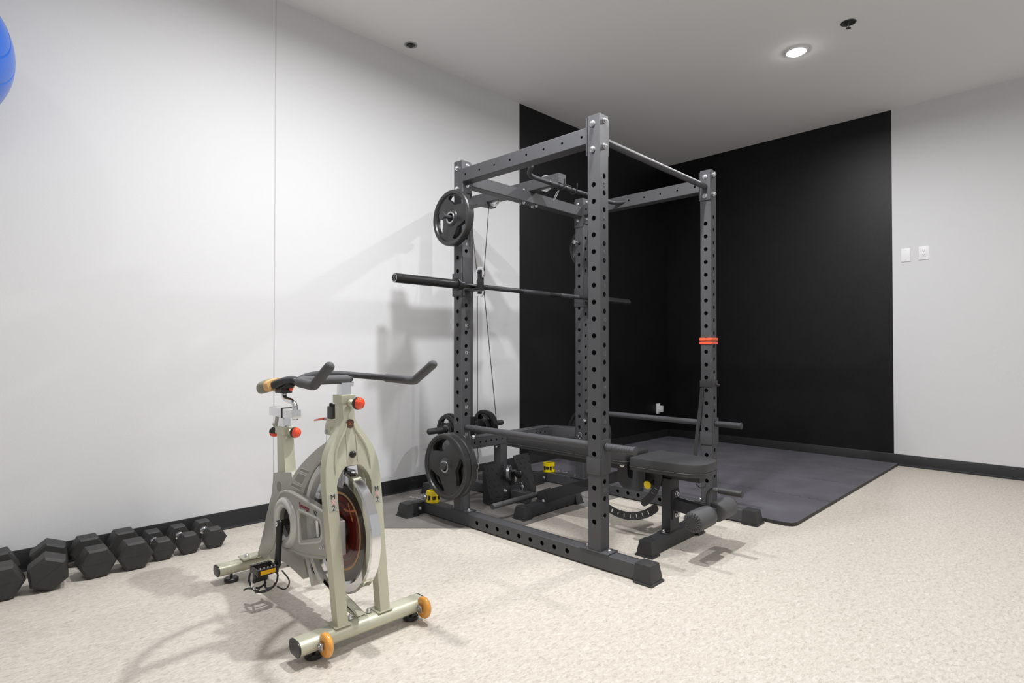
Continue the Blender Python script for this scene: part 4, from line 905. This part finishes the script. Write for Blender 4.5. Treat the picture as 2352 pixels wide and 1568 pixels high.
# flywheel
wc = (cx, 1.958, 0.362); R0 = 0.222
m = MB(); m.lathe(wc, (1, 0, 0), [(0.178, -0.016), (0.188, -0.021), (0.214, -0.021), (R0, -0.017), (R0, 0.017), (0.214, 0.021), (0.188, 0.021), (0.178, 0.016), (0.178, -0.016)], 96, closed=False); m.build('flywheel_rim', M['chrome'], bike, angle=25)
m = MB(); m.lathe(wc, (1, 0, 0), [(0, -0.0135), (0.178, -0.0135), (0.178, 0.0135), (0, 0.0135)], 72); fd = m.build('flywheel_disc', M['disc'], bike)
for s_ in (-1, 1):
    m = MB(); m.lathe((wc[0]+0.0136*s_, wc[1], wc[2]), (s_, 0, 0), [(0.133, 0), (0.133, 0.0008), (0.141, 0.0008), (0.141, 0)], 72, closed=False); m.build('gold_ring', M['gold'], fd)
    for (r0, r1, mm, nm) in ((0.058, 0.078, 'red_reflection', 'red_reflection_ring'), (0.084, 0.102, 'red_reflection', 'red_reflection_ring'), (0.108, 0.126, 'red_reflection', 'red_reflection_ring')):  # reflected red painted as rings on the disc
        m = MB(); m.lathe((wc[0]+0.0136*s_, wc[1], wc[2]), (s_, 0, 0), [(r0, 0), (r0, 0.0005), (r1, 0.0005), (r1, 0)], 72, closed=False); m.build(nm, M[mm], fd)
    m = MB()
    for q in ((0.016, 0.082), (0.051, 0.110), (0.108, 0.094), (0.086, 0.048)):
        m.tube([(wc[0]+0.0146*s_, wc[1]-0.064, wc[2]+0.082), (wc[0]+0.0146*s_, wc[1]-0.064+(0.064-q[0])*0.7, wc[2]+0.082+(q[1]-0.082)*0.7), (wc[0]+0.0146*s_, wc[1]-q[0], wc[2]+q[1])], [0.003, 0.0058, 0.0022], 6, 1)
    for v in m.bm.verts: v.co.x = wc[0]+s_*(0.0142+(abs(v.co.x-wc[0])-0.0146)*0.06)
    m.build('cross_emblem', M['orangeprint'], fd)
m = MB(); m.cyl((cx-0.060, 1.958, 0.362), (cx+0.060, 1.958, 0.362), 0.011, 16); m.cyl((cx-0.03, 1.958, 0.362), (cx+0.03, 1.958, 0.362), 0.030, 28, bev=0.003); m.build('axle', M['steelgrey'], fd)
for s_ in (-1, 1):
    m = MB(); x = cx+s_*0.048; m.prism([(1.880, 0.300), (1.885, 0.418), (1.925, 0.425), (1.985, 0.395), (1.985, 0.318), (1.915, 0.292)], 'x', x-0.012, x+0.012, bev=0.004); m.build('axle_bracket', M['bikelight'], bike)
# brake pad
m = MB(); m.box(cx-0.024, cx+0.024, 1.925, 2.010, 0.572, 0.584, 0.003); m.cyl((cx, 1.95, 0.584), (cx, 1.945, 0.66), 0.006, 12); m.box(cx-0.028, cx+0.028, 1.91, 1.96, 0.604, 0.610, 0.001); bp_ = m.build('brake_pad', M['plasticblack'], bike)
for s_ in (-1, 1): m = MB(); m.box(cx+s_*0.0245-0.003, cx+s_*0.0245+0.003, 1.925, 1.985, 0.525, 0.585, 0.002); m.build('brake_shoe', M['steelgrey'], bp_)
# frame: arched top tube cover, seat mast base, rear leg, lower stay
arch = [(2.395, 0.437), (2.345, 0.487), (2.299, 0.530), (2.245, 0.569), (2.185, 0.606), (2.115, 0.645), (2.047, 0.676), (1.985, 0.715), (1.955, 0.74), (1.950, 0.66), (2.012, 0.630), (2.080, 0.600), (2.137, 0.558), (2.179, 0.512), (2.215, 0.470), (2.232, 0.435), (2.26, 0.425)]
m = MB(); m.prism(arch, 'x', cx-0.036, cx+0.036, bev=0.006); ar = m.build('arched_cover', M['bikeplastic'], bike)
for q in ([(2.240, 0.553), (2.172, 0.553), (2.186, 0.538), (2.256, 0.540)], [(2.268, 0.531), (2.198, 0.529), (2.233, 0.488), (2.306, 0.494)], [(2.322, 0.482), (2.240, 0.478), (2.252, 0.462), (2.338, 0.467)]):
    for xx in (cx-0.0365, cx+0.0353):
        m = MB(); m.prism(q, 'x', xx, xx+0.0012); m.build('recess_panel', M['recess'], ar)
        m = MB(); m.tube([(xx+0.0006, p[0], p[1]) for p in q], 0.0016, 5, 1, closed=True); m.build('recess_lip', M['bikelight'], ar)
# rear fender ring around the flywheel (light cover behind the fork)
m = MB(); k = 26; o_ = []; i_ = []
for j in range(k+1):
    t = radians(58-118*j/k)
    o_.append((1.958+0.262*cos(t), 0.362+0.262*sin(t))); i_.append((1.958+0.236*cos(t), 0.362+0.236*sin(t)))
m.prism(o_+list(reversed(i_)), 'x', cx-0.033, cx+0.033, bev=0.003); m.build('flywheel_fender', M['bikelight'], bike)
m = MB(); m.prism([(2.530, 0.490), (2.350, 0.520), (2.330, 0.470), (2.390, 0.400), (2.460, 0.300), (2.525, 0.170), (2.610, 0.092), (2.705, 0.092), (2.650, 0.190), (2.60, 0.300), (2.550, 0.395)], 'x', cx-0.030, cx+0.030, bev=0.005); rl = m.build('rear_frame_leg', M['bikeplastic'], bike)
m = MB(); m.box(cx-0.10, cx+0.10, 2.675, 2.748, 0.0855, 0.0905, 0.001); m.build('rear_foot_plate', BK, rbar)
for x in (cx-0.075, cx+0.075): m = MB(); m.bolt((x, 2.712, 0.0905), Z3, 0.008); m.build('bolt', M['zinc'], rbar)
m = MB(); m.cyl((cx-0.0315, 2.470, 0.440), (cx+0.0315, 2.470, 0.440), 0.022, 26, bev=0.001); m.build('pivot_cap', M['recess'], rl)
m = MB(); m.prism([(2.60, 0.150), (2.56, 0.105), (2.42, 0.128), (2.34, 0.122), (2.24, 0.108), (2.205, 0.125), (2.235, 0.190), (2.30, 0.215), (2.50, 0.20)], 'x', cx-0.028, cx+0.028, bev=0.005); m.build('lower_cover', M['bikeplastic'], bike)
m = MB(); m.hexa([(cx-0.018, 1.838, 0.086), (cx+0.018, 1.838, 0.086), (cx+0.018, 1.93, 0.086), (cx-0.018, 1.93, 0.086), (cx-0.018, 2.17, 0.150), (cx+0.018, 2.17, 0.150), (cx+0.018, 2.215, 0.190), (cx-0.018, 2.215, 0.190)], 0.002); sty = m.build('lower_stay', BK, bike)
m = MB(); m.hexa([(cx-0.024, 2.150, 0.108), (cx+0.024, 2.150, 0.108), (cx+0.024, 2.175, 0.095), (cx-0.024, 2.175, 0.095), (cx-0.024, 2.205, 0.205), (cx+0.024, 2.205, 0.205), (cx+0.024, 2.235, 0.195), (cx-0.024, 2.235, 0.195)], 0.003); m.build('stay_collar', M['bikelight'], sty)
# chain guard with window, hub ring and crank opening
guard = [(2.420, 0.405), (2.390, 0.432), (2.344, 0.449), (2.30, 0.453), (2.26, 0.452), (2.18, 0.447), (2.086, 0.438), (2.005, 0.430), (1.970, 0.41), (1.965, 0.28), (1.989, 0.262), (2.137, 0.232), (2.22, 0.222), (2.265, 0.222), (2.300, 0.212), (2.345, 0.210), (2.395, 0.225), (2.432, 0.262), (2.450, 0.311), (2.445, 0.360)]
win = rpoly([(2.205, 0.388), (2.035, 0.384), (2.030, 0.330), (2.190, 0.282)], 0.016, 4)
hole = [(2.336+0.058*cos(2*pi*i/28), 0.322+0.058*sin(2*pi*i/28)) for i in range(28)]
m = MB(); m.prism(guard, 'x', cx-0.058, cx-0.030, holes=[win, hole]); gd = m.build('chain_guard', M['bikeplastic'], bike, angle=40)
def loop2(pts, x, r, nm, mt, par, n=8, sm=1):
    m = MB(); m.tube([(x, p[0], p[1]) for p in pts], r, n, sm, closed=True); return m.build(nm, mt, par)
loop2([(p[0]*0.985+0.0333, p[1]*0.975+0.0085) for p in guard], cx-0.0575, 0.006, 'guard_rim', M['bikeplastic'], gd, 10)
m = MB(); m.lathe((cx-0.058, 2.336, 0.322), (-1, 0, 0), [(0.058, -0.006), (0.060, 0.006), (0.076, 0.015), (0.090, 0.014), (0.101, 0.006), (0.104, -0.002)], 56, closed=False); m.build('crank_ring', M['bikelight'], gd, angle=60)
loop2(rpoly([(2.222, 0.400), (2.022, 0.396), (2.018, 0.318), (2.205, 0.262)], 0.022, 4), cx-0.0575, 0.005, 'window_rim', M['bikelight'], gd, 8)
m = MB(); m.cyl((cx-0.040, 2.336, 0.322), (cx-0.034, 2.336, 0.322), 0.085, 40); cw = m.build('chainwheel', M['crank'], bike)
m = MB(); m.prism([(2.345, 0.43), (2.05, 0.41), (2.00, 0.38), (2.00, 0.30), (2.05, 0.27), (2.345, 0.215), (2.43, 0.32)], 'x', cx-0.0298, cx-0.0275, holes=[win]); m.build('guard_backing', M['recess'], gd)
m = MB(); m.bolt((cx-0.058, 2.008, 0.300), (-1, 0, 0), 0.006); m.build('guard_screw', M['zinc'], gd)
m = MB()
m.text('Synergic', 0.027, (cx-0.0590, 2.166, 0.4165), (0, -1, -0.03), Z3, 0.0004); dc = m.build('red_lettering', M['redink'], gd)
m = MB(); m.text('V2', 0.023, (cx-0.0590, 2.074, 0.411), (0, -1, -0.05), Z3, 0.0004); m.build('black_lettering', M['ink'], gd)
# cranks, pedals with toe cages
def crank(sg, ang):
    x = cx+sg*0.082; hy, hz_ = 2.336, 0.322; L = 0.168
    ey, ez = hy+L*cos(ang), hz_+L*sin(ang)
    m = MB(); m.tube([(x, hy, hz_), (x+sg*0.003, hy+0.5*L*cos(ang), hz_+0.5*L*sin(ang)), (x+sg*0.006, ey, ez)], [0.015, 0.0115, 0.013], 14, 3, cap='round')
    m.cyl((cx+sg*0.036, hy, hz_), (x+sg*0.012, hy, hz_), 0.013, 18); c_ = m.build('crank_arm', M['crank'], bike)
    m = MB(); m.lathe((x+sg*0.012, hy, hz_), (sg, 0, 0), [(0.010, 0), (0.010, 0.003), (0.006, 0.004), (0, 0.002)], 18); m.build('crank_cap', M['chrome'], c_)
    p0, p1 = x+sg*0.018, x+sg*0.100
    xa, xb = min(p0, p1), max(p0, p1)
    m = MB(); m.box(xa, xb, ey-0.042, ey-0.028, ez-0.014, ez+0.012, 0.003); m.box(xa, xb, ey+0.028, ey+0.042, ez-0.014, ez+0.012, 0.003)
    m.box(xa, xa+0.008, ey-0.036, ey+0.036, ez-0.011, ez+0.009, 0.002); m.box(xb-0.008, xb, ey-0.036, ey+0.036, ez-0.011, ez+0.009, 0.002)
    m.cyl((x, ey, ez), (xb, ey, ez), 0.010, 14); pd = m.build('pedal', M['crank'], bike)
    m = MB()
    for i in range(5):
        for yy in (ey-0.035, ey+0.035): m.cyl((xa+0.012+i*0.0145, yy, ez+0.012), (xa+0.012+i*0.0145, yy, ez+0.017), 0.003, 8)
    m.build('pedal_studs', M['zinc'], pd)
    for yy in (ey-0.0435, ey+0.042):
        m = MB(); m.box(xa+0.010, xb-0.014, yy, yy+0.0015, ez-0.009, ez+0.007, 0.0005); m.build('reflector', M['amber_ref'], pd)
    # toe cage hanging below the pedal, and its strap
    m = MB()
    for xx in (xa+0.010, xb-0.010):
        m.tube([(xx, ey+0.040, ez-0.012), (xx, ey+0.066, ez-0.030), (xx, ey+0.072, ez-0.066), (xx*0.7+(xa+xb)*0.15, ey+0.040, ez-0.094), (xx, ey-0.005, ez-0.082), (xx, ey-0.030, ez-0.060)], 0.0042, 8, 4)
    m.tube([(xa+0.010, ey+0.060, ez-0.082), ((xa+xb)/2, ey+0.052, ez-0.092), (xb-0.010, ey+0.060, ez-0.082)], 0.004, 8, 3)
    m.tube([(xa+0.010, ey+0.010, ez-0.090), ((xa+xb)/2, ey+0.008, ez-0.092), (xb-0.010, ey+0.010, ez-0.090)], 0.004, 8, 3)
    m.box(xa+0.014, xb-0.014, ey+0.030, ey+0.050, ez-0.060, ez-0.016, 0.004)
    m.build('toe_cage', M['plasticblack'], pd)
    m = MB()
    pts = [((xa+xb)/2-0.02, ey-0.02, ez-0.013), (xa-0.004, ey-0.01, ez-0.03), (xa+0.004, ey-0.01, ez-0.075), ((xa+xb)/2, ey-0.012, ez-0.088), (xb-0.004, ey-0.015, ez-0.070), (xb+0.006, ey-0.015, ez-0.030), ((xa+xb)/2+0.02, ey-0.015, ez-0.013)]
    m.tube(pts, 0.0038, 6, 4)
    m.tube([(xa+0.004, ey-0.010, ez-0.070), (xa-0.02, ey+0.004, ez-0.062), (xa-0.034, ey+0.012, ez-0.068)], 0.0035, 6, 3)
    m.tube([(xb-0.004, ey-0.035, ez-0.072), (xb+0.012, ey-0.062, ez-0.080), (xb+0.020, ey-0.085, ez-0.062), (xb+0.020, ey-0.088, ez-0.035), (xb+0.006, ey-0.055, ez-0.005)], 0.0028, 6, 4)
    m.build('toe_strap', M['strap'], pd)
    m = MB(); m.box(xa-0.008, xa+0.0, ey-0.022, ey+0.004, ez-0.064, ez-0.040, 0.002); m.build('strap_buckle', M['zinc'], pd)
crank(-1, radians(-88)); crank(1, radians(92))
# seat mast, post, slider, saddle
m = MB(); m.hexa([(cx-0.024, 2.415, 0.475), (cx+0.024, 2.415, 0.475), (cx+0.024, 2.500, 0.475), (cx-0.024, 2.500, 0.475), (cx-0.024, 2.455, 0.690), (cx+0.024, 2.455, 0.690), (cx+0.024, 2.512, 0.690), (cx-0.024, 2.512, 0.690)], 0.003); sm = m.build('seat_mast', BK, bike)
m = MB(); m.box(cx-0.029, cx+0.029, 2.449, 2.518, 0.663, 0.694, 0.003); m.build('mast_collar', BK, sm)
m = MB(); m.box(cx-0.019, cx+0.019, 2.462, 2.504, 0.64, 0.735, 0.002); m.build('seat_post', M['chrome'], bike)
m = MB(); m.box(cx-0.0215, cx+0.0215, 2.372, 2.602, 0.7355, 0.774, 0.002); sd = m.build('seat_slider', M['chrome'], bike)
m = MB(); m.box(cx-0.024, cx+0.024, 2.462, 2.470, 0.733, 0.777, 0.001); m.build('slider_clamp_gap', M['plasticblack'], sd)
m = MB(); m.tube([(cx, 2.384, 0.730), (cx, 2.384, 0.775), (cx, 2.392, 0.798), (cx, 2.418, 0.808), (cx, 2.468, 0.812), (cx, 2.490, 0.822), (cx, 2.496, 0.842)], 0.0118, 18, 5); m.build('saddle_pillar', M['chrome'], bike)
m = MB(); m.cyl((cx-0.002, 2.560, 0.735), (cx-0.002, 2.575, 0.675), 0.008, 12); m.build('slider_stud', M['steelgrey'], sd)
ballknob((cx+0.006, 2.456, 0.672), (0.30, -1, 0.0), 'mast_knob')
ballknob((cx-0.002, 2.578, 0.700), (-0.05, 0.10, -1), 'slider_knob')
# saddle: lofted from nose to tail
secs = [(2.372, 0.905, 0.012, 0.014), (2.382, 0.912, 0.020, 0.022), (2.41, 0.918, 0.026, 0.028), (2.455, 0.913, 0.036, 0.032), (2.495, 0.903, 0.052, 0.038), (2.52, 0.901, 0.062, 0.044), (2.545, 0.902, 0.070, 0.050), (2.575, 0.902, 0.076, 0.056), (2.60, 0.899, 0.077, 0.058), (2.625, 0.892, 0.072, 0.054), (2.645, 0.882, 0.058, 0.044), (2.658, 0.872, 0.036, 0.026)]
def saddle_part(i0, i1, nm, mt, grow=0.0, par=None):
    m = MB(); rings = []
    for (y, zt, hw, dp) in secs[i0:i1]:
        r = []
        for k in range(20):
            t = 2*pi*k/20; xx = (hw+grow)*cos(t); zz = sin(t)
            z = zt-dp*0.55+ (zz*(dp*0.55+grow) if zz > 0 else zz*dp*(0.45+0.9*abs(cos(t))**2))
            r.append(m.vert((cx+xx, y, z)))
        rings.append(r)
    for p, q in zip(rings, rings[1:]):
        for k in range(20): j = (k+1) % 20; m.face([p[k], p[j], q[j], q[k]])
    m.face(rings[0]); m.face(rings[-1]); return m.build(nm, mt, par, angle=60)
sdl = saddle_part(0, 6, 'saddle', M['saddle'], 0, bike)
md = sdl.modifiers.new('sub', 'SUBSURF'); md.levels = 1; md.render_levels = 1
o = saddle_part(6, 12, 'saddle_tail', M['saddle_rear'], 0.0005, sdl); md = o.modifiers.new('sub', 'SUBSURF'); md.levels = 1; md.render_levels = 1
secs2 = secs; o = saddle_part(5, 7, 'saddle_stripe', M['saddle_tan'], 0.0012, sdl)
m = MB()
for s_ in (-1, 1): m.tube([(cx+s_*0.016, 2.400, 0.892), (cx+s_*0.020, 2.45, 0.868), (cx+s_*0.022, 2.52, 0.856), (cx+s_*0.030, 2.60, 0.852)], 0.0035, 8, 4)
m.box(cx-0.026, cx+0.026, 2.468, 2.530, 0.838, 0.872, 0.005); m.box(cx-0.020, cx+0.020, 2.44, 2.56, 0.862, 0.884, 0.004); m.build('saddle_clamp', M['plasticblack'], bike)
m = MB(); m.sphere((cx+0.012, 2.452, 0.862), 0.013, 16, (0.7, 0.7, 1.2)); m.build('saddle_spring_bumper', M['redplastic'], bike)
# fork stickers M X 2
for s_, nm in ((-1, 'L'), (1, 'R')):
    x = cx+s_*0.087; zt = 0.500
    m = MB(); n0 = 0
    def P(z, f=0.0006): return (x, fy(z)-f, z)
    mm = MB(); mm.hexa([(x-0.0165, fy(0.462)-0.0006, 0.462), (x+0.0165, fy(0.462)-0.0006, 0.462), (x+0.0165, fy(0.462)+0.001, 0.462), (x-0.0165, fy(0.462)+0.001, 0.462), (x-0.0165, fy(0.522)-0.0006, 0.522), (x+0.0165, fy(0.522)-0.0006, 0.522), (x+0.0165, fy(0.522)+0.001, 0.522), (x-0.0165, fy(0.522)+0.001, 0.522)]); sk = mm.build('sticker', M['stickerbase'], fork)
    m = MB(); m.text('M', 0.024, P(0.512, 0.0010), X3, (0, 0.165, 1), 0.0003); m.text('2', 0.026, P(0.474, 0.0010), X3, (0, 0.165, 1), 0.0003); m.build('black_characters', M['ink'], sk)
    m = MB(); m.text('X', 0.026, P(0.493, 0.0016), X3, (0, 0.165, 1), 0.0003); m.build('pink_character', M['pink'], sk)
